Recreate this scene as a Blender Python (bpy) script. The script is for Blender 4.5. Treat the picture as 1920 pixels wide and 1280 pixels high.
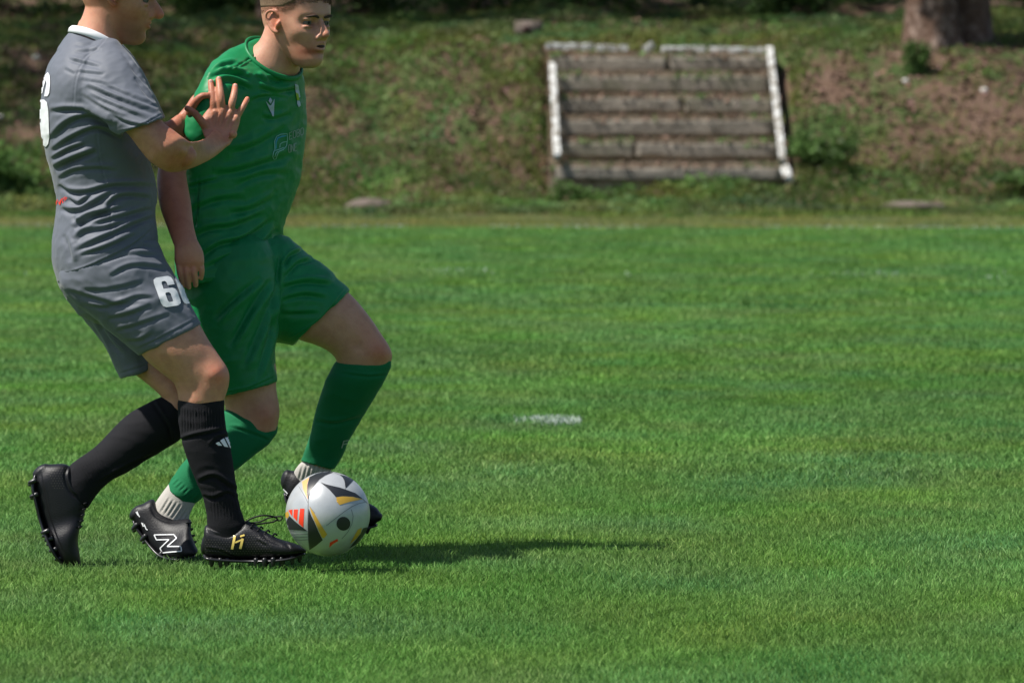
import bpy, bmesh, math, random
import numpy as np
from mathutils import Vector, Matrix, noise
from mathutils.bvhtree import BVHTree
from mathutils.geometry import delaunay_2d_cdt
for o in list(bpy.data.objects): bpy.data.objects.remove(o)
random.seed(7); RNG = np.random.default_rng(7)
SC = bpy.context.scene; COL = SC.collection

# ------------------------------------------------------------------ camera, sky, sun, exposure
F = 10667.0; CH = 1.14; TH = math.atan(410.0 / F)
cam = bpy.data.cameras.new('camera'); co = bpy.data.objects.new('camera', cam); COL.objects.link(co)
cam.sensor_width = 36.0; cam.sensor_fit = 'HORIZONTAL'; cam.lens = 200.0
co.location = (0, 0, CH); co.rotation_euler = (math.pi / 2 - TH, 0, 0)
cam.clip_start = 0.5; cam.clip_end = 600
cam.dof.use_dof = True; cam.dof.focus_distance = 14.65; cam.dof.aperture_fstop = 9.0
SC.camera = co
SUN_EL = math.radians(57); SUN_TO = Vector((-1.0, -0.32, 0)).normalized()   # horizontal direction towards the sun
w = bpy.data.worlds.new('World'); SC.world = w; w.use_nodes = True
nt = w.node_tree; nt.nodes.clear()
sky = nt.nodes.new('ShaderNodeTexSky'); sky.sky_type = 'NISHITA'; sky.sun_disc = False
sky.sun_elevation = SUN_EL; sky.sun_rotation = math.atan2(SUN_TO.x, SUN_TO.y)
bg = nt.nodes.new('ShaderNodeBackground'); bg.inputs['Strength'].default_value = 0.074
wo = nt.nodes.new('ShaderNodeOutputWorld'); nt.links.new(sky.outputs[0], bg.inputs[0]); nt.links.new(bg.outputs[0], wo.inputs[0])
sl = bpy.data.lights.new('sun', 'SUN'); sl.energy = 5.0; sl.angle = math.radians(0.9); sl.color = (1.0, 0.955, 0.88)
so = bpy.data.objects.new('sun', sl); COL.objects.link(so)
sd = SUN_TO * math.cos(SUN_EL) + Vector((0, 0, math.sin(SUN_EL)))
so.rotation_euler = (-sd).to_track_quat('-Z', 'Y').to_euler()
SC.view_settings.view_transform = 'Standard'; SC.view_settings.look = 'None'; SC.view_settings.exposure = 0.54; SC.view_settings.gamma = 1.0

# ------------------------------------------------------------------ measuring helpers
C0 = np.array([0, 0, CH]); FW = np.array([0, math.cos(TH), -math.sin(TH)]); UP = np.array([0, math.sin(TH), math.cos(TH)])
def P(x, y, D):
    d = FW + np.array([(x - 960) / F, 0, 0]) + UP * ((640 - y) / F)
    return C0 + d * (D / d[1])
def pix(v):                                   # Nx3 world -> photo position, used to place folds
    r = v - C0; dz = r @ FW
    return 960 + F * r[:, 0] / dz, 640 - F * (r @ UP) / dz
ROOT = {}
def empty(name, loc, label, cat, group=None):
    o = bpy.data.objects.new(name, None); COL.objects.link(o); o.location = loc; o.empty_display_size = .1
    o['label'] = label; o['category'] = cat
    if group: o['group'] = group
    ROOT[o.name] = Vector(loc); return o
def base_of(o):
    while o.parent: o = o.parent
    return ROOT.get(o.name, Vector(o.location))
def link(name, me, mat, parent=None, smooth=True, label=None):
    o = bpy.data.objects.new(name, me); COL.objects.link(o)
    if mat:
        for m in (mat if isinstance(mat, (list, tuple)) else [mat]): me.materials.append(m)
    if smooth: me.shade_smooth()
    if parent:
        me.transform(Matrix.Translation(-base_of(parent))); o.parent = parent
    if label: o['label'] = label
    return o
def tag(o, label=None, cat=None, group=None, kind=None):
    if label: o['label'] = label
    if cat: o['category'] = cat
    if group: o['group'] = group
    if kind: o['kind'] = kind
    return o
def mesh_np(name, V, Fc):                     # uniform polygon size, fast
    V = np.asarray(V, dtype=np.float32); Fc = np.asarray(Fc, dtype=np.int32)
    me = bpy.data.meshes.new(name); n = Fc.shape[1]
    me.vertices.add(len(V)); me.vertices.foreach_set('co', V.ravel())
    me.loops.add(Fc.size); me.loops.foreach_set('vertex_index', Fc.ravel())
    me.polygons.add(len(Fc)); me.polygons.foreach_set('loop_start', np.arange(0, Fc.size, n, dtype=np.int32))
    me.update(calc_edges=True); return me
def mesh_l(name, V, Fc):
    me = bpy.data.meshes.new(name); me.from_pydata([tuple(map(float, v)) for v in V], [], Fc); me.update(); return me
class MB:
    def __init__(s): s.V = []; s.F = []
    def add(s, V, Fc):
        o = len(s.V); s.V.extend([tuple(map(float, v)) for v in V]); s.F.extend([tuple(i + o for i in f) for f in Fc]); return s
    def mesh(s, name): return mesh_l(name, s.V, s.F)

def catmull(S, sub):
    S = np.asarray(S, dtype=float); n = len(S)
    if n < 3: 
        t = np.linspace(0, 1, sub + 1)[:, None]; return S[0] * (1 - t) + S[-1] * t
    out = []
    for i in range(n - 1):
        p1, p2 = S[i], S[i + 1]
        p0 = S[i - 1] if i > 0 else 2 * p1 - p2
        p3 = S[i + 2] if i + 2 < n else 2 * p2 - p1
        for k in range(sub):
            t = k / sub
            out.append(.5 * ((2 * p1) + (-p0 + p2) * t + (2 * p0 - 5 * p1 + 4 * p2 - p3) * t * t + (-p0 + 3 * p1 - 3 * p2 + p3) * t ** 3))
    out.append(S[-1]); return np.array(out)
def rings_to_mesh(R, cap0='dome', cap1='dome'):
    R = [np.asarray(r) for r in R]; n = len(R[0])
    def capr(r, rn, kind):
        c = r.mean(0); cn = rn.mean(0); d = c - cn; L = np.linalg.norm(d) + 1e-9; d = d / L
        rad = np.linalg.norm(r - c, axis=1).min()
        if kind == 'dome':
            return [c + (r - c) * math.cos(a) + d * rad * .8 * math.sin(a) for a in (0.45, 0.9, 1.3)]
        if kind == 'open':
            q = c + (r - c) * .86
            return [c + (r - c) * .985 + d * .001, q + d * .000, q - d * .020, c + (r - c) * .4 - d * .022]
        return []
    pre = capr(R[0], R[1], cap0)[::-1]; post = capr(R[-1], R[-2], cap1)
    R = pre + R + post
    V = np.concatenate(R); Fc = []
    for i in range(len(R) - 1):
        for j in range(n):
            k = (j + 1) % n; Fc.append((i * n + j, i * n + k, (i + 1) * n + k, (i + 1) * n + j))
    c0 = len(V); V = np.vstack([V, R[0].mean(0), R[-1].mean(0)])
    for j in range(n):
        k = (j + 1) % n; Fc.append((c0, k, j)); b = (len(R) - 1) * n; Fc.append((c0 + 1, b + j, b + k))
    return V, Fc
def loft(S, DB, seg=40, sub=6, cap0='dome', cap1='dome', e=2.0, scale=1.0, shift=0.0):
    # S: stations (Lx,Ly,Rx,Ry, depth offset, half depth[, k, bz])
    st = []
    for s in S:
        s = list(s) + [0] * (8 - len(s)); D = DB + s[4] + shift
        l = P(s[0], s[1], D); r = P(s[2], s[3], D)
        st.append(list((l + r) / 2) + list((r - l) / 2) + [s[5], s[6], s[7]])
    st = catmull(st, sub); rings = []
    th = np.linspace(0, 2 * math.pi, seg, endpoint=False)
    cs = np.sign(np.cos(th)) * np.abs(np.cos(th)) ** (2 / e); sn = np.sign(np.sin(th)) * np.abs(np.sin(th)) ** (2 / e)
    for q in st:
        c, a = q[:3], q[3:6] * scale
        b = np.array([0, q[6] * scale, q[8]])
        rings.append(c + cs[:, None] * (a + np.array([0, q[7] * scale, 0])) + sn[:, None] * b)
    return rings_to_mesh(rings, cap0, cap1)
def tube(pts, rad, seg=16, sub=5, cap='dome', flat=None):
    # flat: (unit vector, factor) squashes the section along that direction
    A = catmull([list(p) + [r] for p, r in zip(pts, rad)], sub); X = A[:, :3]; R = A[:, 3]
    T = np.gradient(X, axis=0); T /= np.linalg.norm(T, axis=1)[:, None] + 1e-12
    u = np.cross(T[0], [0, 1, 0.01]); 
    if np.linalg.norm(u) < .1: u = np.cross(T[0], [1, 0, 0])
    rings = []; th = np.linspace(0, 2 * math.pi, seg, endpoint=False)
    for x, t, r in zip(X, T, R):
        u = u - t * (u @ t); u /= np.linalg.norm(u); v = np.cross(t, u)
        o = r * (np.cos(th)[:, None] * u + np.sin(th)[:, None] * v)
        if flat is not None:
            f = np.asarray(flat[0]); o = o - (o @ f)[:, None] * f * (1 - flat[1])
        rings.append(x + o)
    return rings_to_mesh(rings, cap, cap)
def ptube(pp, DB, rad, **k): return tube([P(x, y, DB + d) for x, y, d in pp], rad, **k)
def ellipsoid(c, ax, n=20):
    c = np.asarray(c); ax = [np.asarray(a) for a in ax]; rings = []
    for i in range(1, n):
        a = math.pi * i / n; th = np.linspace(0, 2 * math.pi, 24, endpoint=False)
        rings.append(c + ax[2] * math.cos(a) + math.sin(a) * (np.cos(th)[:, None] * ax[0] + np.sin(th)[:, None] * ax[1]))
    return rings_to_mesh(rings, 'none', 'none')
def union(name, parts, voxel, smooth):
    mb = MB()
    for V, Fc in parts: mb.add(V, Fc)
    me = mb.mesh('tmp'); bm = bmesh.new(); bm.from_mesh(me); bmesh.ops.recalc_face_normals(bm, faces=bm.faces); bm.to_mesh(me); bm.free()
    o = bpy.data.objects.new('tmp', me); COL.objects.link(o)
    m = o.modifiers.new('r', 'REMESH'); m.mode = 'VOXEL'; m.voxel_size = voxel; m.adaptivity = 0
    if smooth:
        s = o.modifiers.new('s', 'SMOOTH'); s.factor = .5; s.iterations = smooth
    dg = bpy.context.evaluated_depsgraph_get(); dg.update()
    r = bpy.data.meshes.new_from_object(o.evaluated_get(dg)); r.name = name
    bpy.data.objects.remove(o); bpy.data.meshes.remove(me); r.materials.clear(); return r
def get_v(me):
    V = np.empty(len(me.vertices) * 3, dtype=np.float32); me.vertices.foreach_get('co', V)
    N = np.empty(len(me.vertices) * 3, dtype=np.float32); me.vertices.foreach_get('normal', N)
    return V.reshape(-1, 3).astype(float), N.reshape(-1, 3).astype(float)
def set_v(me, V): me.vertices.foreach_set('co', V.astype(np.float32).ravel()); me.update()
def crease(me, lines, back=False):
    # real folds in the cloth: each line is (points, width px, depth m, side)
    V, N = get_v(me); x, y = pix(V); wt = np.clip((-N[:, 1] + .25) / .35, 0, 1)
    disp = np.zeros(len(V))
    for pts, wd, dp in lines:
        p = catmull([list(q) for q in pts], 6) if len(pts) > 2 else np.array(pts, float)
        best = np.full(len(V), 1e9); sg = np.zeros(len(V)); tt = np.zeros(len(V)); n = len(p) - 1
        for i in range(n):
            a, b = p[i], p[i + 1]; d = b - a; L2 = d @ d + 1e-9
            t = np.clip(((x - a[0]) * d[0] + (y - a[1]) * d[1]) / L2, 0, 1)
            ex = x - a[0] - t * d[0]; ey = y - a[1] - t * d[1]; q = np.hypot(ex, ey); m = q < best
            best[m] = q[m]; sg[m] = np.sign(d[0] * ey - d[1] * ex)[m] * q[m]; tt[m] = ((i + t) / n)[m]
        tp = np.clip(np.minimum(tt, 1 - tt) * 4, 0, 1) ** .6
        far = np.clip(1 - (np.abs(best) / (wd * 4)), 0, 1)
        disp += tp * (far > 0) * dp * (-np.exp(-(sg / wd) ** 2) + .75 * np.exp(-((sg + 1.9 * wd) / (1.1 * wd)) ** 2))
    set_v(me, V + N * (disp * wt)[:, None])
def ripple(me, amp, freq, seed=0, stretch=(1, 1, 1), th=0):
    V, N = get_v(me); out = np.empty(len(V)); sx, sy, sz = [freq * s for s in stretch]; nz = noise.noise
    ct, stn = math.cos(th), math.sin(th)
    for i, v in enumerate(V):
        a, b = v[0] * ct + v[2] * stn, -v[0] * stn + v[2] * ct
        q = nz((a * sx + seed, v[1] * sy, b * sz)); out[i] = (1 - 2.2 * abs(q)) * .6 + .4 * nz((a * sx * 2.3, v[1] * sy * 2.3 + seed, b * sz * 2.3))
    set_v(me, V + N * (out * amp)[:, None])
def decal(name, polys, target, mat, parent, step=2.5, off=.0014, holes=None, label=None):
    # printed shapes laid on the surface of a cloth, boot or ball. polys: list of outlines in photo positions
    V, N = get_v(target.data); b = base_of(target); V = V + np.array(b)
    key = target.name
    if key not in BV:
        BV[key] = BVHTree.FromPolygons([tuple(v) for v in V], [tuple(p.vertices) for p in target.data.polygons])
    bvh = BV[key]; mb = MB()
    for k, poly in enumerate(polys):
        hs = (holes or {}).get(k, []); loops = [poly] + hs; vs = []; ed = []; fcs = []
        for lp in loops:
            s = len(vs); pts = []
            for i in range(len(lp)):
                a = np.array(lp[i], float); c = np.array(lp[(i + 1) % len(lp)], float); m = max(1, int(np.linalg.norm(c - a) / step))
                for j in range(m): pts.append(a + (c - a) * j / m)
            vs += pts; ed += [(s + i, s + (i + 1) % len(pts)) for i in range(len(pts))]; fcs.append(list(range(s, s + len(pts))))
        A = np.array(poly, float); x0, y0 = A.min(0); x1, y1 = A.max(0)
        for gx in np.arange(x0 + step / 2, x1, step):
            for gy in np.arange(y0 + step / 2, y1, step): vs.append(np.array([gx + random.uniform(-.1, .1), gy + random.uniform(-.1, .1)]))
        r = delaunay_2d_cdt([Vector((float(v[0]), float(v[1]))) for v in vs], ed, [], 0, 1e-4)
        def ins(px_, py_):
            c_ = False
            for lp in loops:
                for i in range(len(lp)):
                    (ax, ay), (bx2, by2) = lp[i], lp[i - 1]
                    if (ay > py_) != (by2 > py_) and px_ < (bx2 - ax) * (py_ - ay) / (by2 - ay) + ax: c_ = not c_
            return c_
        W = []; ok = []
        for v in r[0]:
            tgt = P(v.x, v.y, 10.0); d = Vector(tgt - C0).normalized()
            h = bvh.ray_cast(Vector(C0), d)
            if h[0] is None or h[1].dot(d) > -.06 and False: W.append((0, 0, 0)); ok.append(False)
            else:
                n = h[1] if h[1].dot(d) < 0 else -h[1]
                W.append(tuple(h[0] + n * off)); ok.append(True)
        fs = []
        for f in r[2]:
            if all(ok[i] for i in f) and ins(sum(r[0][i].x for i in f) / 3, sum(r[0][i].y for i in f) / 3):
                q = [Vector(W[i]) for i in f]
                if max((q[i] - q[i - 1]).length for i in range(3)) < .03: fs.append(tuple(f))
        mb.add(W, fs)
    me = mb.mesh(name); bm = bmesh.new(); bm.from_mesh(me); bmesh.ops.delete(bm, geom=[v for v in bm.verts if not v.link_faces], context='VERTS'); bm.to_mesh(me); bm.free()
    return link(name, me, mat, parent, True, label)
BV = {}
def bumps(me, L):
    V, N = get_v(me); x, y = pix(V); wt = np.clip((-N[:, 1] + .25) / .35, 0, 1); d = np.zeros(len(V))
    for cx, cy, rx, ry, a, amp in L:
        ca, sa = math.cos(a), math.sin(a); ux = (x - cx) * ca + (y - cy) * sa; uy = -(x - cx) * sa + (y - cy) * ca
        d += amp * np.exp(-(ux / rx) ** 2 - (uy / ry) ** 2)
    set_v(me, V + N * (d * wt)[:, None])
def stroke(pts, wd):                          # outline of a polyline stroke of width wd
    p = np.array(pts, float); n = len(p); L = []; R = []
    for i in range(n):
        a = p[max(i - 1, 0)]; b = p[min(i + 1, n - 1)]; d = b - a; d /= np.linalg.norm(d) + 1e-9; q = np.array([-d[1], d[0]]) * wd / 2
        L.append(p[i] + q); R.append(p[i] - q)
    return [tuple(v) for v in L] + [tuple(v) for v in R[::-1]]
def circle(cx, cy, rx, ry=None, n=28, a=0):
    ry = ry or rx; ca, sa = math.cos(a), math.sin(a)
    return [(cx + rx * math.cos(t) * ca - ry * math.sin(t) * sa, cy + rx * math.cos(t) * sa + ry * math.sin(t) * ca) for t in [2 * math.pi * i / n for i in range(n)]]

# ------------------------------------------------------------------ materials
def mat(name, color, rough=.6, spec=.5, metal=0, sheen=0, sss=0, sssr=(1, .3, .15), bump=None, vary=None, attr=None, coat=0, trans=0):
    m = bpy.data.materials.new(name); m.use_nodes = True; t = m.node_tree; b = t.nodes['Principled BSDF']
    b.inputs['Base Color'].default_value = (*color, 1); b.inputs['Roughness'].default_value = rough
    b.inputs['Specular IOR Level'].default_value = spec; b.inputs['Metallic'].default_value = metal
    if sheen: b.inputs['Sheen Weight'].default_value = sheen; b.inputs['Sheen Roughness'].default_value = .4
    if coat: b.inputs['Coat Weight'].default_value = coat; b.inputs['Coat Roughness'].default_value = .15
    if sss:
        b.inputs['Subsurface Weight'].default_value = sss; b.inputs['Subsurface Radius'].default_value = sssr; b.inputs['Subsurface Scale'].default_value = .006
    tc = t.nodes.new('ShaderNodeTexCoord')
    src = None
    if vary:                                  # (scale, color2, contrast lo, hi)
        n = t.nodes.new('ShaderNodeTexNoise'); n.inputs['Scale'].default_value = vary[0]; n.inputs['Detail'].default_value = 6; n.inputs['Roughness'].default_value = .65
        r = t.nodes.new('ShaderNodeMapRange'); r.inputs[1].default_value = vary[2]; r.inputs[2].default_value = vary[3]
        x = t.nodes.new('ShaderNodeMix'); x.data_type = 'RGBA'; x.inputs[6].default_value = (*color, 1); x.inputs[7].default_value = (*vary[1], 1)
        t.links.new(tc.outputs['Object'], n.inputs['Vector']); t.links.new(n.outputs[0], r.inputs[0]); t.links.new(r.outputs[0], x.inputs[0]); src = x.outputs[2]
    if attr:
        a = t.nodes.new('ShaderNodeAttribute'); a.attribute_name = attr; x = t.nodes.new('ShaderNodeMix'); x.data_type = 'RGBA'; x.blend_type = 'MULTIPLY'; x.inputs[0].default_value = 1
        if src: t.links.new(src, x.inputs[6])
        else: x.inputs[6].default_value = (*color, 1)
        t.links.new(a.outputs['Color'], x.inputs[7]); src = x.outputs[2]
    if src: t.links.new(src, b.inputs['Base Color'])
    if bump:                                  # (scale, strength, distance, kind)
        k = bump[3] if len(bump) > 3 else 'noise'
        if k == 'wave':
            n = t.nodes.new('ShaderNodeTexWave'); n.inputs['Scale'].default_value = bump[0]; n.bands_direction = bump[4] if len(bump) > 4 else 'X'
        elif k == 'voronoi':
            n = t.nodes.new('ShaderNodeTexVoronoi'); n.inputs['Scale'].default_value = bump[0]
        else:
            n = t.nodes.new('ShaderNodeTexNoise'); n.inputs['Scale'].default_value = bump[0]; n.inputs['Detail'].default_value = 5
        bp = t.nodes.new('ShaderNodeBump'); bp.inputs['Strength'].default_value = bump[1]; bp.inputs['Distance'].default_value = bump[2]
        t.links.new(tc.outputs['Object'], n.inputs['Vector']); t.links.new(n.outputs[0], bp.inputs['Height']); t.links.new(bp.outputs[0], b.inputs['Normal'])
    if trans:
        o = t.nodes['Material Output']; tr = t.nodes.new('ShaderNodeBsdfTranslucent'); ms = t.nodes.new('ShaderNodeMixShader'); ms.inputs[0].default_value = trans
        if src: t.links.new(src, tr.inputs[0])
        else: tr.inputs[0].default_value = (*color, 1)
        t.links.new(b.outputs[0], ms.inputs[1]); t.links.new(tr.outputs[0], ms.inputs[2]); t.links.new(ms.outputs[0], o.inputs[0])
    return m
M = {}
M['skin'] = mat('skin', (.54, .265, .17), .48, .35, sss=.25, bump=(260, .25, .002), vary=(35, (.44, .20, .13), .42, .68), attr='tint')
M['skin_b'] = mat('skin_fair', (.54, .285, .19), .48, .35, sss=.25, bump=(260, .25, .002), vary=(35, (.46, .225, .15), .42, .68), attr='tint')
M['grey'] = mat('grey_jersey', (.118, .129, .158), .62, .35, sheen=.15, bump=(900, .15, .001), vary=(6, (.104, .115, .142), .35, .7))
M['green'] = mat('green_jersey', (.002, .190, .058), .5, .35, sheen=.05, bump=(900, .15, .001), vary=(6, (.002, .165, .050), .35, .7))
M['gsock'] = mat('green_sock', (.003, .135, .050), .8, .25, sheen=.1, bump=(420, .5, .002))
M['bsock'] = mat('black_sock', (.006, .006, .0085), .85, .25, sheen=.0, bump=(420, .5, .002), vary=(14, (.0085, .0085, .011), .4, .7))
M['wsock'] = mat('pale_sock', (.40, .38, .35), .9, .2, bump=(260, .5, .002))
M['boot'] = mat('boot_leather', (.006, .006, .008), .45, .35, bump=(380, .3, .0015, 'voronoi'))
M['boot_n'] = mat('boot_knit', (.005, .005, .007), .5, .35, bump=(200, .4, .002))
M['sole'] = mat('boot_sole', (.012, .012, .014), .30, .5, vary=(60, (.03, .03, .034), .5, .8))
M['lace'] = mat('lace', (.008, .008, .009), .7, .3)
M['white'] = mat('white_print', (.72, .73, .76), .5, .4)
M['white2'] = mat('pale_print', (.42, .47, .62), .5, .4)
M['red'] = mat('red_print', (.75, .03, .015), .5, .4)
M['gold'] = mat('gold_print', (.85, .62, .16), .35, .5)
M['outline'] = mat('pale_green_outline', (.20, .46, .40), .5, .4)
M['blue_out'] = mat('blue_print', (.03, .28, .40), .5, .4)
M['grey_out'] = mat('dull_print', (.24, .34, .30), .5, .4)
M['yel'] = mat('yellow_print', (.30, .42, .02), .5, .4)
M['hair'] = mat('hair', (.11, .068, .038), .6, .3, bump=(500, 1.0, .004), vary=(220, (.15, .10, .06), .4, .6), attr='tint')
M['brow'] = mat('eyebrow', (.045, .026, .016), .7, .3)
M['eye'] = mat('eyeball', (.13, .12, .11), .5, .15)  # eye whites darkened, the shade of the sockets is put into their colour
M['iris'] = mat('iris', (.02, .018, .014), .4, .15)
M['mouth'] = mat('mouth_inside', (.035, .012, .01), .5, .3)
M['nail'] = mat('nail', (.72, .46, .39), .3, .5)

# ------------------------------------------------------------------ the setting: terrain
def bank_z(x, D):
    f = np.interp(D, [0, 69.6, 71.2, 72.2, 74.8, 76.6, 80, 90, 130, 400], [0, 0, .14, .52, 2.05, 2.28, 2.5, 3.3, 7, 9])
    return f
def nz(x, y, s=1.0, o=0.0): return noise.noise((x * s + o, y * s - o, o * .37))
def terrain_z(x, D):
    z = float(bank_z(x, D))
    k = min(1, max(0, (D - 69.8) / 1.5))
    z += k * (.20 * nz(x, D, .55, 3) + .09 * nz(x, D, 1.9, 8) + .035 * nz(x, D, 5.0, 1))
    if .35 < x < 3.6 and 71.5 < D < 74.9: z -= .22
    return z
def grid_mesh(name, xs, ys, fz):
    V = [(x, y, fz(x, y)) for y in ys for x in xs]; n = len(xs)
    return mesh_np(name, V, [(j * n + i, j * n + i + 1, (j + 1) * n + i + 1, (j + 1) * n + i) for j in range(len(ys) - 1) for i in range(n - 1)])
def ground_mat(name, stops, scale, extra=None, bump=(18, .8, .03)):
    m = bpy.data.materials.new(name); m.use_nodes = True; t = m.node_tree; b = t.nodes['Principled BSDF']; b.inputs['Roughness'].default_value = .9; b.inputs['Specular IOR Level'].default_value = .15
    tc = t.nodes.new('ShaderNodeTexCoord'); n = t.nodes.new('ShaderNodeTexNoise'); n.inputs['Scale'].default_value = scale; n.inputs['Detail'].default_value = 9; n.inputs['Roughness'].default_value = .68
    r = t.nodes.new('ShaderNodeValToRGB'); cr = r.color_ramp
    while len(cr.elements) < len(stops): cr.elements.new(.5)
    for e, (p, c) in zip(cr.elements, stops): e.position = p; e.color = (*c, 1)
    t.links.new(tc.outputs['Object'], n.inputs['Vector']); t.links.new(n.outputs[0], r.inputs[0]); t.links.new(r.outputs[0], b.inputs['Base Color'])
    n2 = t.nodes.new('ShaderNodeTexNoise'); n2.inputs['Scale'].default_value = bump[0]; n2.inputs['Detail'].default_value = 6
    bp = t.nodes.new('ShaderNodeBump'); bp.inputs['Strength'].default_value = bump[1]; bp.inputs['Distance'].default_value = bump[2]
    t.links.new(tc.outputs['Object'], n2.inputs['Vector']); t.links.new(n2.outputs[0], bp.inputs['Height']); t.links.new(bp.outputs[0], b.inputs['Normal'])
    return m
GM = ground_mat('turf_soil', [(.3, (.035, .085, .012)), (.55, (.05, .11, .016)), (.75, (.07, .13, .022))], 3.0)
BM = ground_mat('bank_soil', [(.30, (.035, .065, .018)), (.44, (.055, .080, .025)), (.52, (.105, .066, .045)), (.64, (.130, .085, .062)), (.80, (.16, .115, .085))], 1.1)
ys = list(np.arange(-30, 69, 3.0)) + [69.0]
pitch = link('pitch', grid_mesh('pitch', list(np.linspace(-300, 300, 41)), ys, lambda x, y: 0.0), GM, smooth=False); tag(pitch, kind='structure')
xs = sorted(set([-300, -200, -120, -70, -40] + list(np.round(np.arange(-26, 26.01, .16), 3)) + [40, 70, 120, 200, 300]))
yb = [69.0] + list(np.round(np.arange(69.16, 84, .14), 3)) + list(np.arange(84.5, 100, 1.5)) + [110, 130, 180, 260, 400]
bank = link('bank', grid_mesh('bank', xs, yb, terrain_z), BM); tag(bank, kind='structure')

# ------------------------------------------------------------------ grass blades
def color_attr(me, cols, name='tint'):
    a = me.color_attributes.new(name, 'FLOAT_COLOR', 'POINT'); c = np.ones((len(cols), 4), dtype=np.float32); c[:, :3] = cols; a.data.foreach_set('color', c.ravel())
def blades(name, X, Y, Z, H, Wd, lean, rng):
    n = len(X); az = rng.uniform(0, 2 * math.pi, n); la = rng.uniform(0, 2 * math.pi, n); lm = H * lean * rng.uniform(.1, 1, n)
    dx = np.cos(az) * Wd / 2; dy = np.sin(az) * Wd / 2; V = np.empty((n, 5, 3))
    mx = lm * .35 * np.cos(la); my = lm * .35 * np.sin(la)
    V[:, 0] = np.stack([X - dx, Y - dy, Z], 1); V[:, 1] = np.stack([X + dx, Y + dy, Z], 1)
    V[:, 2] = np.stack([X - dx * .8 + mx, Y - dy * .8 + my, Z + H * .58], 1); V[:, 3] = np.stack([X + dx * .8 + mx, Y + dy * .8 + my, Z + H * .58], 1)
    V[:, 4] = np.stack([X + lm * np.cos(la), Y + lm * np.sin(la), Z + H * .98], 1)
    b = (np.arange(n) * 5)[:, None]
    Fc = np.concatenate([b + [0, 1, 3], b + [0, 3, 2], b + [2, 3, 4]])
    return mesh_np(name, V.reshape(-1, 3), Fc), n
def scatter(d0, d1, dens, rng, margin=1.6):
    out = []
    n = int((d1 - d0) * 2 * (.125 * d1 + margin) * dens); D = rng.uniform(d0, d1, n); hw = .125 * D + margin
    X = rng.uniform(-1, 1, n) * (.125 * d1 + margin); k = np.abs(X) < hw
    return X[k], D[k]
GX, GY, GH, GW = [], [], [], []
for d0, d1, dens, h, wd in ((10.6, 14, 13000, .016, .0020), (14, 18, 9000, .018, .0023), (18, 25, 4400, .021, .0037), (25, 35, 2200, .024, .0054), (35, 50, 1000, .030, .0090), (50, 69.6, 620, .032, .013)):
    x, y = scatter(d0, d1, dens, RNG); GX.append(x); GY.append(y); GH.append(RNG.uniform(.55, 1.25, len(x)) * h); GW.append(RNG.uniform(.7, 1.2, len(x)) * wd)
GX, GY, GH, GW = map(np.concatenate, (GX, GY, GH, GW))
def vnoise(x, y, s, seed):                    # vectorised value noise for the mown pitch
    r = np.random.default_rng(seed).uniform(0, 1, (256, 256)); u = x * s + 100; v = y * s + 100
    i = np.floor(u).astype(int); j = np.floor(v).astype(int); a = u - i; b = v - j; a = a * a * (3 - 2 * a); b = b * b * (3 - 2 * b)
    g = lambda p, q: r[p % 256, q % 256]
    return g(i, j) * (1 - a) * (1 - b) + g(i + 1, j) * a * (1 - b) + g(i, j + 1) * (1 - a) * b + g(i + 1, j + 1) * a * b
me, n = blades('grass', GX, GY, np.zeros(len(GX)), GH * .9, GW * 1.1, 1.5, RNG)
big = vnoise(GX, GY * .45, 1.1, 1) * .6 + vnoise(GX, GY * .5, 3.1, 2) * .4; sm = vnoise(GX, GY, 9, 3)
rb = RNG.uniform(0, 1, n)
g = (.78 + .34 * big + .25 * (sm - .5))[:, None] * np.array([1., 1., 1.]) 
c = np.empty((n, 3)); c[:] = g
c *= np.stack([.60 + .34 * vnoise(GX, GY * .55, 1.7, 5) + .26 * vnoise(GX, GY * .7, 4.5, 15), .86 + .16 * vnoise(GX, GY * .55, 2.3, 16) + .12 * vnoise(GX, GY * .55, 1.7, 5), .8 + .7 * vnoise(GX, GY * .6, 2.6, 6)], 1)
pale = rb > .90; c[pale] *= np.array([1.7, 1.35, 1.7]); dk = rb < .25; c[dk] *= .72
# strip beyond the touchline is drier
dry = np.clip((GY - 60.5) / 1.2, 0, 1)[:, None]; c = c * (1 - dry) + c * np.array([1.6, .86, 1.2]) * dry
color_attr(me, np.repeat(c, 5, axis=0))
M['grass'] = mat('grass_blade', (.143, .268, .056), .62, .12, attr='tint', trans=.30)
gr = link('grass', me, M['grass'], smooth=False); tag(gr, 'short mown green turf covering the whole pitch', 'grass', kind='stuff')

# white paint on the blades
M['paint'] = mat('line_paint', (.52, .58, .54), .8, .2, vary=(9, (.20, .32, .14), .46, .62), trans=.1)
def marking(name, boxes, h, wd):
    X = []; Y = []
    for x0, y0, x1, y1, dens, D0, D1 in boxes:
        n = int(abs(x1 - x0) * (D1 - D0) * dens); X.append(RNG.uniform(x0, x1, n)); Y.append(RNG.uniform(0, 1, n) * (D1 - D0) + D0 + (y1 - y0) * 0)
    X = np.concatenate(X); Y = np.concatenate(Y); n = len(X)
    me, _ = blades(name, X, Y, np.zeros(n), RNG.uniform(.6, 1.2, n) * h, np.full(n, wd), .7, RNG)
    o = link(name, me, M['paint'], smooth=False); return tag(o, kind='structure')
marking('pitch_mark', [(.08, 0, .262, 0, 9000, 21.42, 21.8), (.0, 0, .1, 0, 1600, 21.45, 21.8)], .026, .005)
marking('pitch_line', [(2.38, 0, 2.95, 0, 190, 42.3, 42.8), (-.65, 0, -.15, 0, 90, 43.2, 43.8), (3.35, 0, 3.8, 0, 110, 41.4, 41.9), (-14, 0, 14, 0, 12, 42.4, 42.7)], .032, .012)
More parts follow.
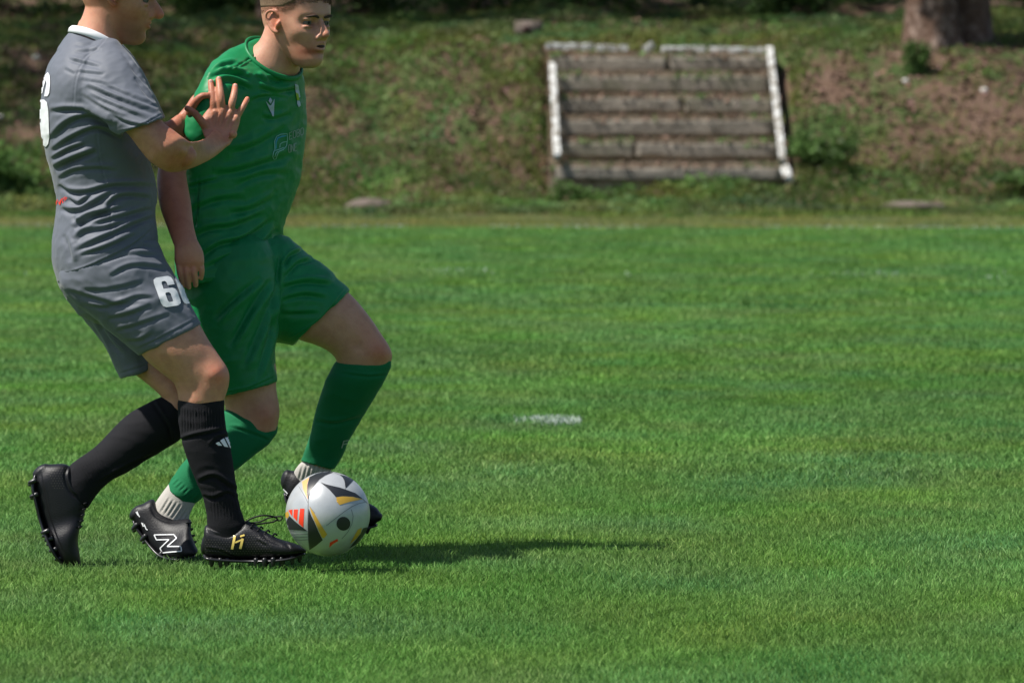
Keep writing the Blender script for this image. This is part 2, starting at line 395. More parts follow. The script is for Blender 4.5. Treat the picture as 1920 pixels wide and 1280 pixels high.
Xl = RNG.uniform(-9, 9, 2300); Yl = 61.6 - .14 * Xl + RNG.uniform(-.09, .09, 2300) * 1.5; keep = vnoise(Xl, Yl * 0, 1.2, 9) > .33; Xl, Yl = Xl[keep], Yl[keep]
me, _ = blades('touchline', Xl, Yl, np.zeros(len(Xl)), RNG.uniform(.6, 1.2, len(Xl)) * .036, np.full(len(Xl), .013), .6, RNG)
tag(link('touchline', me, M['paint'], smooth=False), kind='structure')

Xr = RNG.uniform(-11, 11, 60000); Yr = 66.5 + 6.2 * RNG.uniform(0, 1, 60000) ** .8; mr = vnoise(Xr, Yr * .5, .9, 51) * .6 + vnoise(Xr, Yr, 2.6, 52) * .4
kr = (mr + (Yr - 68.6) * .14 > .47) & ~((Xr > .4) & (Xr < 3.5) & (Yr > 71.7)); Xr, Yr, mr = Xr[kr], Yr[kr], mr[kr]
Zr = np.array([terrain_z(a_, c_) if c_ > 69 else 0 for a_, c_ in zip(Xr, Yr)])
me, n = blades('rough_grass', Xr, Yr, Zr, (.035 + .13 * np.clip(mr - .3, 0, .6)) * RNG.uniform(.5, 1.3, len(Xr)), np.full(len(Xr), .016), .8, RNG)
c = RNG.uniform(.5, 1.25, (n, 1)) * np.stack([.75 + .6 * vnoise(Xr, Yr, 1.6, 53), np.full(n, .85), np.full(n, .9)], 1); color_attr(me, np.repeat(c, 5, axis=0))
tag(link('rough_grass', me, M['grass'], smooth=False), 'longer uncut grass along the foot of the bank', 'grass', kind='stuff')

# ------------------------------------------------------------------ leaves, litter, weeds on the bank
M['leaf'] = mat('weed_leaf', (.100, .185, .052), .6, .25, attr='tint', trans=.40)
M['litter'] = mat('leaf_litter', (.155, .10, .075), .85, .2, attr='tint')
def leaves(name, C, S, flat, rng, aspect=.5):
    n = len(C); az = rng.uniform(0, 2 * math.pi, n); el = rng.uniform(-1, 1, n) * flat + (1 - flat) * 0
    u = np.stack([np.cos(az), np.sin(az), np.sin(el)], 1); q = rng.normal(size=(n, 3)); v = np.cross(u, q); v /= np.linalg.norm(v, axis=1)[:, None]
    u = u * S[:, None] / 2; v = v * (S * aspect)[:, None] / 2
    V = np.stack([C - u, C + v - u * .1, C + u, C - v - u * .1], 1).reshape(-1, 3); b = (np.arange(n) * 4)[:, None]
    return mesh_np(name, V, b + [0, 1, 2, 3])
def bank_points(n, rng, d0=69.6, d1=80, hw=10.5):
    X = rng.uniform(-hw, hw, n); Y = rng.uniform(d0, d1, n); return X, Y
def in_wall(X, Y): return (X > .42) & (X < 3.5) & (Y > 71.6) & (Y < 74.8)
X, Y = bank_points(170000, RNG, 69.4, 82); m = vnoise(X, Y * .8, .62, 21) * .55 + vnoise(X, Y, 1.9, 22) * .45
pr = np.clip((m - .39) * 7, 0, 1); pr = np.maximum(pr, np.clip((72.4 - Y) / .9, 0, 1)); pr = np.maximum(pr, np.clip((Y - 75.2) / 2, 0, .75))
pr *= np.where((X > 4.8) & (Y > 72.4) & (Y < 76), .25, 1); pr *= np.where((X < -5.2) & (Y > 73), .35, 1)
k = (RNG.uniform(0, 1, len(X)) < pr) & ~in_wall(X, Y); X, Y, m2 = X[k], Y[k], m[k]
Z = np.array([terrain_z(a, b) for a, b in zip(X, Y)])
hgt = (.03 + .22 * np.clip(m2 - .40, 0, .5)) * RNG.uniform(0, 1, len(X)) ** .7 + np.where((X < -5) & (Y < 73), .14, 0) * RNG.uniform(0, 1, len(X))
me = leaves('ground_cover', np.stack([X, Y, Z + .01 + hgt], 1), RNG.uniform(.03, .095, len(X)), 1.0, RNG)
t = vnoise(X, Y, 1.3, 31)[:, None] * .9 + .45; c = t * np.stack([.8 + .9 * vnoise(X, Y, 2.2, 32), np.ones(len(X)), .7 + .7 * vnoise(X, Y, 1.7, 33)], 1) * RNG.uniform(.8, 1.3, (len(X), 1))
color_attr(me, np.repeat(c, 4, axis=0)); tag(link('ground_cover', me, M['leaf'], smooth=False), 'low weeds and rough grass growing over the bank', 'weeds', kind='stuff')
X, Y = bank_points(42000, RNG, 70.6, 82); k = ~in_wall(X, Y); X, Y = X[k], Y[k]; Z = np.array([terrain_z(a, b) for a, b in zip(X, Y)])
me = leaves('leaf_litter', np.stack([X, Y, Z + RNG.uniform(.0, .03, len(X))], 1), RNG.uniform(.03, .11, len(X)), .5, RNG, .7)
c = RNG.uniform(.5, 1.5, (len(X), 1)) * np.stack([np.ones(len(X)), RNG.uniform(.85, 1.05, len(X)), RNG.uniform(.8, 1.1, len(X))], 1)
color_attr(me, np.repeat(c, 4, axis=0)); tag(link('leaf_litter', me, M['litter'], smooth=False), 'dry brown leaf litter and bare earth on the bank', 'litter', kind='stuff')

Xr = RNG.uniform(-10.5, 10.5, 130000); Yr = RNG.uniform(71, 83, 130000); mr = vnoise(Xr, Yr * .7, .7, 61) * .55 + vnoise(Xr, Yr, 2.2, 62) * .45
pr = np.clip((mr - .36) * 6, 0, 1) * np.where((Xr > 4.6) & (Yr > 72.6) & (Yr < 76.2), .12, 1); kr = (RNG.uniform(0, 1, len(Xr)) < pr) & ~in_wall(Xr, Yr); Xr, Yr, mr = Xr[kr], Yr[kr], mr[kr]
Zr = np.array([terrain_z(a_, c_) for a_, c_ in zip(Xr, Yr)]); n = len(Xr)
me, n = blades('bank_grass', Xr, Yr, Zr, (.05 + .16 * np.clip(mr - .35, 0, .6)) * RNG.uniform(.5, 1.3, n), np.full(n, .017), 1.2, RNG)
c = RNG.uniform(.45, 1.1, (n, 1)) * np.stack([.75 + .75 * vnoise(Xr, Yr, 1.4, 63), np.full(n, .78), np.full(n, .9)], 1); color_attr(me, np.repeat(c, 5, axis=0))
tag(link('bank_grass', me, M['grass'], smooth=False), 'rough grass growing in patches up the bank', 'grass', kind='stuff')
def shrub(x, D, r, h, label, tone=1.0, n=1500, group=None, leafs=.11):
    z = terrain_z(x, D); root = empty('shrub', (x, D, z), label, 'shrub', group)
    mb = MB()
    for i in range(7):
        a = random.uniform(0, 6.28); q = random.uniform(.3, .8) * r
        mb.add(*tube([np.array([x, D, z - .05]), np.array([x + q * .4 * math.cos(a), D + q * .4 * math.sin(a), z + h * .45]), np.array([x + q * math.cos(a), D + q * math.sin(a), z + h * .85])], [.018, .012, .005], seg=6, sub=3))
    link('stem', mb.mesh('stem'), M['bark'], root)
    cl = RNG.normal(size=(22, 3)) * [r * .45, r * .45, h * .26] + [x, D, z + h * .5]; idx = RNG.integers(0, 22, n)
    Pn = cl[idx] + RNG.normal(size=(n, 3)) * [r * .2, r * .2, h * .13]; Pn[:, 2] = np.maximum(Pn[:, 2], z + .02)
    me = leaves('foliage', Pn, RNG.uniform(.6, 1.3, n) * leafs, 1.0, RNG); tn = RNG.uniform(.6, 1.3, 22)[idx][:, None] * RNG.uniform(.7, 1.3, (n, 1)) * tone * np.array([1, 1, .9])
    color_attr(me, np.repeat(tn, 4, axis=0)); link('foliage', me, M['leaf'], root, False); return root
M['bark'] = mat('pine_bark', (.10, .062, .045), .9, .15, bump=(9, 1.0, .06), vary=(7, (.27, .20, .165), .48, .68))
def tree(x, D, r0, h, label, crown_r, crown_h, n=3600, lean=0, group='trees behind the bank'):
    z = terrain_z(x, D); root = empty('pine_tree', (x, D, z), label, 'tree', group)
    ph = random.uniform(0, 9); rings = []; N = 56
    for i, t in enumerate(np.linspace(0, 1, 60) ** 1.6):
        rr = r0 * (1 - .65 * t) * (1 + .85 * math.exp(-t * h / .38)); th = np.linspace(0, 2 * math.pi, N, endpoint=False)
        fl = np.array([1 + .13 * math.exp(-t * h / .6) * math.sin(5 * a + ph) + .07 * noise.noise((math.cos(a) * 3.2 + ph, math.sin(a) * 3.2, t * h * .9)) + .05 * noise.noise((math.cos(a) * 9 + ph, math.sin(a) * 9, t * h * 2.2)) for a in th])
        rings.append(np.stack([x + lean * t * h + rr * fl * np.cos(th), D + rr * fl * np.sin(th), np.full(N, z - .25 + t * (h + .25))], 1))
    link('trunk', mesh_l('trunk', *rings_to_mesh(rings, 'none', 'dome')), M['bark'], root)
    mb = MB(); tips = []
    for i in range(16):
        a = i * 2.4 + ph; t = .42 + .55 * i / 16; b = np.array([x + lean * t * h, D, z + t * h]); q = crown_r * random.uniform(.55, 1)
        e = b + [q * math.cos(a), q * math.sin(a), random.uniform(.2, 1.2)]; mb.add(*tube([b, (b + e) / 2 + [0, 0, .3], e], [r0 * .22, r0 * .13, r0 * .05], seg=7, sub=3)); tips += [e, (b + e) / 2]
    link('limb', mb.mesh('limb'), M['bark'], root)
    tips = np.array(tips); idx = RNG.integers(0, len(tips), n); Pn = tips[idx] + RNG.normal(size=(n, 3)) * [crown_r * .24, crown_r * .24, crown_h * .13]
    me = leaves('crown', Pn, RNG.uniform(.16, .38, n), 1.0, RNG, .45); tn = RNG.uniform(.5, 1.1, len(tips))[idx][:, None] * RNG.uniform(.7, 1.2, (n, 1)) * np.array([.8, .9, .8])
    color_attr(me, np.repeat(tn, 4, axis=0)); link('crown', me, M['leaf'], root, False); return root
tree(5.58, 75.9, .31, 13, 'thick pine trunk with pale flaking bark at the top right of the bank', 4.2, 6, lean=-.01)
tree(6.16, 76.4, .24, 12, 'darker pine trunk close behind the thick pale pine', 3.8, 6)
tree(-3.42, 80.5, .16, 11, 'slim dark trunk rising behind the green player head', 3.6, 6)
tree(-9.4, 78.0, .26, 12, 'unseen pine added beyond the left edge to shade the bank', 4.8, 6, n=4200)  # out of view, added so that its crown shades the bank
tree(-5.8, 84.0, .22, 12, 'pine in the wood behind the grey player', 4.6, 6, n=4200)
tree(.6, 85.0, .24, 12, 'pine in the wood behind the timber goal', 4.6, 6, n=4200)
tree(-13.0, 74.5, .26, 12, 'unseen pine added far left to shade the bank', 4.4, 6, n=4200)  # added outside the frame for the shadow it throws on the bank
SHL = ['third from the left, low and wide', 'behind the grey player head', 'low one left of the slim trunk', 'just right of the green player head', 'set back between head and goal', 'above the goal left corner', 'tall one above the goal middle', 'low one above the goal right corner', 'tallest, left of the thick pine', 'right of the two thick trunks', 'at the far right edge', 'at the far left edge']
for i, (x, D, r, h, tn) in enumerate([(-7.3, 82, 1.3, 1.1, .55), (-5.6, 83.5, 1.2, 1.3, .5), (-4.4, 81.5, .9, .8, .6), (-2.2, 82.5, 1.3, 1.0, .55), (-.6, 84, 1.3, 1.2, .5), (1.2, 82.6, 1.1, .95, .6), (2.7, 83.6, 1.3, 1.3, .5), (3.9, 81.6, .8, .8, .6), (5.0, 84.3, 1.3, 1.4, .45), (7.4, 81.8, 1.1, 1.1, .55), (9.2, 83, 1.4, 1.4, .5), (-9.2, 83, 1.4, 1.4, .5)]):
    shrub(x, D, r, h, 'shade-toned undergrowth shrub at the wood edge, ' + SHL[i], tn, 1900, 'undergrowth shrubs along the wood edge', .13)  # low tone puts the deep shade of the wood into the leaf colour
for i in range(9):
    shrub(-11 + i * 2.9, 89 + (i % 2) * 2, 2.2, 3.0, 'tall shade-toned shrub deep in the wood, ' + ['at the far left', 'behind the left pines', 'left of the grey player head', 'behind the slim trunk', 'behind the green player head', 'above the goal left post', 'above the goal right post', 'behind the thick pine', 'at the far right'][i], .4, 2600, 'tall shrubs deep in the wood', .2)  # leaves darkened further to stand in for shade inside the wood
shrub(5.32, 74.3, .20, .42, 'small dark green bush on the bare earth right of the goal', .8, 700, leafs=.07)
shrub(6.6, 71.4, .75, .34, 'broad low leafy plant at the foot of the bank by the right edge', .62, 1500, leafs=.10)
shrub(4.05, 72.2, .40, .45, 'leafy weeds close beside the right goal post', .85, 900, leafs=.09)
shrub(-6.55, 70.9, .62, .62, 'bright leafy weeds at the foot of the bank at the left edge', 1.1, 2000, leafs=.11)
shrub(1.35, 71.75, .55, .26, 'low weeds growing over the bottom plank of the goal, left half', 1.1, 1100, leafs=.07)
shrub(2.65, 71.75, .60, .22, 'low weeds growing over the bottom plank of the goal, right half', 1.1, 1000, leafs=.07)
shrub(.75, 71.5, .28, .26, 'small green plant at the foot of the left goal post', 1.0, 500, leafs=.07)

M['stone'] = mat('stone', (.15, .12, .105), .9, .15, bump=(14, .9, .04), vary=(6, (.085, .075, .055), .4, .65))
M['pstone'] = mat('pale_stone', (.55, .52, .48), .85, .2)
def stone(name, x, D, r, label, m, flat=.6, cat='stone', group=None):
    V, Fc = ellipsoid([0, 0, 0], [[r[0], 0, 0], [0, r[1], 0], [0, 0, r[2]]], 14)
    z = terrain_z(x, D) if D > 69 else 0; V = np.array([v * (1 + .25 * noise.noise(tuple(v * 4 / max(r) * .5 + np.array([x, D, 0]))) + .1 * noise.noise(tuple(v * 10 / max(r) * .5))) for v in V]) + [x, D, z + r[2] * .25]
    me = mesh_l(name, V, Fc); o = link(name, me, m); me.transform(Matrix.Translation((-x, -D, -z))); o.location = (x, D, z); return tag(o, label, cat, group)
stone('earth_mound', -1.78, 70.9, (.30, .3, .10), 'grey brown mound of earth in the weeds right of the green player', M['stone'], cat='mound')
stone('earth_mound', 4.95, 70.4, (.42, .3, .07), 'low pinkish mound of dug earth at the foot of the bank, right', M['stone'], cat='mound')
for x, D, lb in ((5.12, 74.0, 'small white stone on the bare earth left of the small bush'), (6.12, 73.8, 'small white stone on the bare earth right of the small bush'), (-6.25, 74.8, 'small white stone high on the bank at the left edge'), (-6.6, 73.4, 'small white stone lower on the bank at the left edge')):
    stone('stone', x, D, (.05, .05, .04), lb, M['pstone'], group='white stones on the bank')
# concrete block, a dark disc on its face stands in for the shaded hole
r = empty('concrete_block', (.22, 75.6, terrain_z(.22, 75.6)), 'small grey concrete block with a dark round hole above the goal left corner', 'block')
bx, by, bz = .22, 75.6, terrain_z(.22, 75.6) - .02
def box(mb, x0, x1, y0, y1, z0, z1, j=0):
    V = [(x, y, z) for z in (z0, z1) for y in (y0, y1) for x in (x0, x1)]
    mb.add(V, [(0, 2, 3, 1), (4, 5, 7, 6), (0, 1, 5, 4), (2, 6, 7, 3), (0, 4, 6, 2), (1, 3, 7, 5)])
mb = MB(); box(mb, bx - .19, bx + .19, by - .06, by + .12, bz, bz + .24); me = mb.mesh('block'); bm = bmesh.new(); bm.from_mesh(me); bmesh.ops.bevel(bm, geom=bm.edges, offset=.015, segments=2, affect='EDGES'); bm.to_mesh(me); bm.free()
link('block', me, M['stone'], r); mb = MB(); mb.add(*tube([np.array([bx - .03, by - .052, bz + .13]), np.array([bx - .03, by - .066, bz + .13])], [.05, .05], seg=20, sub=2, cap='none')); link('hole', mb.mesh('hole'), M['mouth'], r)

# ------------------------------------------------------------------ timber practice goal set into the bank
M['wood'] = mat('weathered_timber', (.27, .24, .20), .9, .15, bump=(22, .9, .02), vary=(5, (.15, .135, .112), .42, .62))
M['wood2'] = mat('mossy_timber', (.17, .16, .12), .9, .15, bump=(22, .9, .02), vary=(4, (.27, .235, .20), .42, .62))
M['wpaint'] = mat('flaking_white_paint', (.55, .56, .55), .8, .2, bump=(30, .9, .015), vary=(11, (.19, .17, .14), .46, .55))
goal = empty('practice_goal', (1.95, 72.0, .4), 'old timber goal built into the bank, weathered planks inside a flaking white frame', 'goal')
def beam(name, a, b, hw, hh, m, seed=0, sub=26, label=None):
    a = np.array(a, float); b = np.array(b, float); T = (b - a) / np.linalg.norm(b - a); u = np.cross(T, [0, 1, 0]); u /= np.linalg.norm(u); v = np.cross(u, T)
    rings = []; th = np.linspace(0, 2 * math.pi, 24, endpoint=False)
    cs = np.sign(np.cos(th)) * np.abs(np.cos(th)) ** .28; sn = np.sign(np.sin(th)) * np.abs(np.sin(th)) ** .28
    for t in np.linspace(0, 1, sub):
        c = a + (b - a) * t; k = [1 + .13 * noise.noise((t * 6 + seed, math.cos(x) * 1.3, math.sin(x) * 1.3)) for x in th]
        wv = .012 * noise.noise((t * 4, seed, 0)); rings.append(c + u * wv + (np.array(k) * cs * hh)[:, None] * u + (np.array(k) * sn * hw)[:, None] * v)
    V, Fc = rings_to_mesh(rings, 'none', 'none'); return link(name, mesh_l(name, V, Fc), m, goal, True, label)
rows = [(.50, 72.15, .085, [(.55, 3.42)]), (.79, 72.6, .10, [(.52, 1.55), (1.58, 3.40)]), (1.08, 73.05, .105, [(.52, 3.38)]), (1.36, 73.55, .10, [(.50, 2.2), (2.23, 3.36)]), (1.64, 74.0, .115, [(.50, 3.36)]), (1.90, 74.4, .10, [(.50, 2.02), (2.06, 3.36)])]
for i, (z, y, hh, segs) in enumerate(rows):
    for j, (x0, x1) in enumerate(segs):
        beam('plank', (x0, y, z + random.uniform(-.01, .01)), (x1, y + random.uniform(-.02, .02), z + random.uniform(-.015, .015)), .05, hh * .86, M['wood2'] if (i + j) % 3 == 1 else M['wood'], i * 3 + j)
# earth ledges between the planks
mb = MB()
for i, (z, y, hh, _) in enumerate(rows):
    yn = rows[i + 1][1] if i < 5 else 74.95; z1 = z + hh + .055; box(mb, .47, 3.43, y + .025, yn + .2, z - hh - .25, z1)
ledge = link('earth_fill', mb.mesh('earth_fill'), ground_mat('ledge_soil', [(.35, (.05, .07, .025)), (.45, (.22, .165, .115)), (.65, (.33, .26, .185))], 3.0), goal, False)
GX2 = RNG.uniform(.5, 3.4, 3400); ri = RNG.integers(0, 6, 3400); GY2 = np.array([rows[i][1] for i in ri]) + RNG.uniform(-.07, .42, 3400); GZ2 = np.array([rows[i][0] + rows[i][2] for i in ri]) + RNG.uniform(-.05, .06, 3400)
kk = vnoise(GX2, GY2, 2.2, 77) > .62
for nm, msk, mt, ss in (('litter', ~kk, M['litter'], (.03, .09)), ('weed', kk, M['leaf'], (.04, .10))):
    C = np.stack([GX2, GY2, GZ2], 1)[msk]; me = leaves(nm, C, RNG.uniform(*ss, len(C)), .8, RNG, .6); color_attr(me, np.repeat(RNG.uniform(.6, 1.6, (len(C), 1)) * np.ones((1, 3)), 4, axis=0)); o = link(nm, me, mt, goal, False); o['kind'] = 'stuff'
def gp(x, y, D): return tuple(P(x, y, D))
beam('crossbar', gp(1024, 88, 74.6), gp(1112, 88, 74.6), .045, .045, M['wpaint'], 1)
beam('crossbar', gp(1117, 90, 74.6), gp(1178, 91, 74.6), .045, .042, M['wpaint'], 2)
beam('crossbar', gp(1206, 95, 74.5), gp(1226, 84, 74.5), .04, .05, M['wpaint'], 3, 6)
beam('crossbar', gp(1240, 93, 74.6), gp(1324, 93, 74.6), .045, .042, M['wpaint'], 4)
beam('crossbar', gp(1329, 94, 74.6), gp(1448, 96, 74.6), .045, .042, M['wpaint'], 5)
beam('post', gp(1036, 122, 73.9), gp(1045, 296, 72.0), .045, .045, M['wpaint'], 6)
beam('post', gp(1443, 92, 74.5), gp(1468, 305, 71.95), .045, .045, M['wpaint'], 7)
beam('post', gp(1472, 316, 71.75), gp(1479, 338, 71.5), .05, .06, M['wpaint'], 8, 6)

# ------------------------------------------------------------------ head builder
SLICES = [(-.120, .062, .028, .012), (-.114, .077, .012, .024), (-.100, .0855, -.004, .0355), (-.082, .0875, -.026, .0445), (-.062, .0915, -.050, .0515), (-.042, .092, -.074, .059), (-.020, .091, -.090, .0655),
          (.0, .090, -.098, .0715), (.020, .094, -.102, .0745), (.042, .093, -.103, .077), (.064, .085, -.099, .076), (.084, .070, -.088, .069), (.102, .046, -.066, .054), (.114, .018, -.036, .031), (.120, -.004, -.014, .008)]
def G(P0, c, s, d, sym=True):
    out = np.zeros_like(P0)
    for sg in ((1, -1) if sym else (1,)):
        cc = np.array([c[0] * sg, c[1], c[2]]); q = (P0 - cc) / np.array(s); wv = np.exp(-.5 * (q ** 2).sum(1)); out += wv[:, None] * np.array([d[0] * sg, d[1], d[2]])
    return out
def head_local(grow=0.0):
    S = catmull(SLICES, 5); rings = []; th = np.linspace(0, 2 * math.pi, 88, endpoint=False)
    for z, yf, yb, hw in S:
        y0 = float(np.interp(z, [-.12, -.114, -.10, -.082, -.055], [.044, .040, .026, .010, -.004])); s, c = np.sin(th), np.cos(th); e = float(np.interp(z, [-.115, -.07, -.03], [1.95, 2.2, 2.35]))
        k = (np.abs(s) ** e + np.abs(c) ** e) ** (-1 / e)
        x = hw * s * k; y = np.where(c > 0, (yf - y0), (y0 - yb)) * c * k + y0
        rings.append(np.stack([x, y, np.full_like(x, z)], 1))
    V, Fc = rings_to_mesh(rings, 'none', 'none')
    D = G(V, (.031, .090, .001), (.015, .02, .0115), (0, -.0160, 0)) + G(V, (.030, .094, .019), (.02, .02, .006), (0, .0055, 0)) + G(V, (.052, .062, -.024), (.016, .02, .014), (.004, .004, 0))
    D += G(V, (.052, .045, -.058), (.014, .02, .016), (-.0012, -.001, 0)) + G(V, (0, .092, -.06), (.024, .02, .016), (0, .0025, 0), False) + G(V, (0, .09, -.102), (.014, .02, .012), (0, .0035, 0), False)
    D += G(V, (0, .094, -.080), (.013, .02, .006), (0, -.0035, 0), False) + G(V, (.070, .05, .025), (.01, .018, .016), (-.004, 0, 0)) + G(V, (0, .092, .004), (.008, .02, .01), (0, .004, 0), False)
    D += G(V, (.058, .0, -.065), (.012, .016, .012), (.004, 0, 0)) + G(V, (.026, .088, -.050), (.005, .02, .014), (0, -.003, 0))
    return V + D, Fc
def head_parts(fr, nose=1.0, open_mouth=0.0, nr=1.0):
    O, r, f, u = fr; W = lambda V: O + np.asarray(V) @ np.array([r, f, u]); parts = []
    V, Fc = head_local(); parts.append((W(V), Fc))
    V, Fc = ellipsoid([0, .020, -.092], [[.026, 0, 0], [0, .034, .006], [0, 0, .022]]); parts.append((W(V), Fc))
    T = lambda pts, rad, **k: parts.append((lambda a: (W(a[0]), a[1]))(tube([np.array(p) for p in pts], rad, **k)))
    n = nose
    T([(0, .084, .014), (0, .093, -.002), (0, .101 * n, -.018), (0, .1105 * n, -.033)], [.0065 * nr, .0078 * nr, .0098 * nr, .0112 * nr], sub=6)
    T([(0, .080, -.004), (0, .088, -.022), (0, .092, -.036)], [.010 * nr, .014 * nr, .0145 * nr])
    for s in (1, -1):
        T([(s * .009, .098, -.036), (s * .0125, .093, -.040), (s * .012, .086, -.042)], [.0065, .0072, .005])
        V, Fc = ellipsoid([s * .031, .0705, .0088], [[.0175, 0, 0], [0, .0158, 0], [0, 0, .0088]]); parts.append((W(V), Fc))   # upper lid
        V, Fc = ellipsoid([s * .031, .0700, -.0115], [[.017, 0, 0], [0, .0152, 0], [0, 0, .0066]]); parts.append((W(V), Fc))
        # ear
        T([(s * .073, .002, -.026), (s * .079, -.008, -.020), (s * .085, -.022, .000), (s * .088, -.026, .018), (s * .086, -.015, .030), (s * .080, .000, .029), (s * .075, .007, .018)], [.0055, .0052, .0042, .0042, .0042, .004, .003], seg=12)
        T([(s * .074, .009, .002), (s * .077, .008, -.006), (s * .075, .003, -.014)], [.004, .0055, .004])
        V, Fc = ellipsoid([s * .075, -.010, .002], [[.0045, 0, 0], [s * -.004, .014, 0], [0, 0, .024]]); parts.append((W(V), Fc))
    T([(-.024, .078, -.0585), (-.008, .0925, -.0550), (0, .0930, -.0555), (.008, .0925, -.0550), (.024, .078, -.0585)], [.0025, .0038, .0036, .0038, .0025])
    o = open_mouth
    T([(-.022, .078, -.062 - o * .3), (-.008, .0905, -.067 - o), (.008, .0905, -.067 - o), (.022, .078, -.062 - o * .3)], [.0028, .0048, .0048, .0028])
    return parts, W
def head_bits(parent, W, open_mouth, hairmat, hairline, hl=True):
    for s in (1, -1):
        e = link('eye', mesh_l('eye', *(lambda a: (W(a[0]), a[1]))(ellipsoid([s * .031, 0.0708, 0], [[.0122, 0, 0], [0, .0122, 0], [0, 0, .0122]]))), M['eye'], parent)
        link('iris', mesh_l('iris', *(lambda a: (W(a[0]), a[1]))(ellipsoid([s * .033, .0778, -.001], [[.0055, 0, 0], [0, .0058, 0], [0, 0, .0055]]))), M['iris'], e)
        link('eyebrow', mesh_l('eyebrow', *(lambda a: (W(a[0]), a[1]))(tube([np.array(p) for p in ((s * .012, .0945, .0125), (s * .028, .0975, .0165), (s * .046, .085, .0145))], [.0030, .0040, .0018], seg=10))), M['brow'], parent)
    link('mouth', mesh_l('mouth', *(lambda a: (W(a[0]), a[1]))(tube([np.array(p) for p in ((-.021, .080, -.0605), (-.008, .0918, -.0612 - open_mouth * .4), (.008, .0918, -.0612 - open_mouth * .4), (.021, .080, -.0605))], [.001, .0022 + open_mouth * .35, .0022 + open_mouth * .35, .001], seg=10))), M['mouth'], parent)
    V, Fc = head_local(); soft = hairline(V, .008); A4 = np.array([q for q in Fc if len(q) == 4]); A4 = A4[[all(soft[i] for i in q) for q in A4]]
    nS = 15000; ar = np.linalg.norm(np.cross(V[A4[:, 1]] - V[A4[:, 0]], V[A4[:, 3]] - V[A4[:, 0]]), axis=1); pick = RNG.choice(len(A4), nS, p=ar / ar.sum()); ua, ub = RNG.uniform(0, 1, (2, nS, 1))
    Q = V[A4[pick]]; X_ = (Q[:, 0] * (1 - ua) + Q[:, 1] * ua) * (1 - ub) + (Q[:, 3] * (1 - ua) + Q[:, 2] * ua) * ub; nr_ = X_ - np.array([0, -.005, .02]); nr_ /= np.linalg.norm(nr_, axis=1)[:, None]
    ln = (.0025 + .016 * np.clip((X_[:, 2:] - .045) / .05, 0, 1)) * RNG.uniform(.6, 1.3, (nS, 1)); dr = nr_ * .7 + np.array([0, .5, 0]) + RNG.normal(size=(nS, 3)) * .3; sd_ = np.cross(dr, RNG.normal(size=(nS, 3))); sd_ /= np.linalg.norm(sd_, axis=1)[:, None]
    SV = np.stack([X_ - sd_ * .0006, X_ + sd_ * .0006, X_ + dr * ln], 1).reshape(-1, 3); hs = mesh_np('hair_strands', W(SV), np.arange(nS * 3).reshape(-1, 3)); color_attr(hs, np.repeat(RNG.uniform(.6, 1.7, (nS, 1)) * np.ones((1, 3)), 3, axis=0)); strands = link('hair_strands', hs, hairmat, parent, False)
    keep = hairline(V, -.010)
    cn = np.array([0, -.005, .02]); nrm = V - cn; nrm /= np.linalg.norm(nrm, axis=1)[:, None]
    thick = -.0016 + .0120 * np.clip((V[:, 2] - .03) / .06, 0, 1); rr = np.array([noise.noise(tuple(v * 60)) + .6 * noise.noise(tuple(v * 160)) for v in V])
    thick = thick * (1 + .45 * rr); idx = -np.ones(len(V), int); fs = [f for f in Fc if all(keep[i] for i in f)]
    used = sorted({i for f in fs for i in f}); idx[used] = range(len(used)); n = len(used); A = W((V - nrm * .002)[used]); B = W((V + nrm * thick[:, None])[used])
    bm = bmesh.new(); vs = [bm.verts.new(v) for v in B]
    for f in fs: bm.faces.new([vs[idx[i]] for i in f])
    be = [e for e in bm.edges if len(e.link_faces) == 1]; vs2 = {}
    for e in be:
        for v in e.verts:
            if v not in vs2: vs2[v] = bm.verts.new(A[vs.index(v)])
    for e in be:
        a, b = e.verts; bm.faces.new([a, b, vs2[b], vs2[a]])
    bmesh.ops.recalc_face_normals(bm, faces=bm.faces); me = bpy.data.meshes.new('hair'); bm.to_mesh(me); bm.free()
    vv, _ = get_v(me); zz = (vv - W(np.zeros((1, 3)))) @ np.array([0, 0, 1.0]); k_ = np.clip(1 - (zz - .03) / .035, 0, 1)[:, None]; color_attr(me, 1 + k_ * np.array([[2.0, 2.0, 2.2]]))
    return link('hair', me, hairmat, parent)
def paint(me, spots):                         # natural skin colour differences and some painted shade, in photo positions
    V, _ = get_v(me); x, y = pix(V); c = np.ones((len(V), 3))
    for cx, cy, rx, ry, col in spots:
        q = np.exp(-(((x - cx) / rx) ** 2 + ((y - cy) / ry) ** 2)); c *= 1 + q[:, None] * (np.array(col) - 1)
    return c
def hand(DB, palm, fingers, pe=2.6):
    parts = [loft(palm, DB, seg=36, e=pe)]
    for pts, rad in fingers: parts.append(ptube(pts, DB, rad, seg=18))
    return parts
def nails(DB, tips, parent):                  # (x, y, depth, angle)
    for x, y, d, a in tips:
        c = P(x, y, DB + d); ca, sa = math.cos(a), math.sin(a); V, Fc = ellipsoid(c, [[.0048 * ca, 0, -.0048 * sa], [.0065 * sa, 0, .0065 * ca], [0, .0018, 0]], 10); link('fingernail', mesh_l('fingernail', V, Fc), M['nail'], parent)
def cloth(name, parts, mat_, parent, lines, voxel=.0034, smooth=6, rip=None):
    me = union(name, parts, voxel, smooth)
    if rip:
        for r in rip: ripple(me, *r)
    if lines: crease(me, lines)
    return link(name, me, mat_, parent)
def stud(mb, x, y, D, dx, dy, ln=.011, r=.0055):
    a = P(x, y, D); q = P(x + dx, y + dy, D) - a; q /= np.linalg.norm(q); mb.add(*tube([a - q * .006, a + q * ln * .6, a + q * ln], [r * 1.25, r, r * .72], seg=12, sub=2))

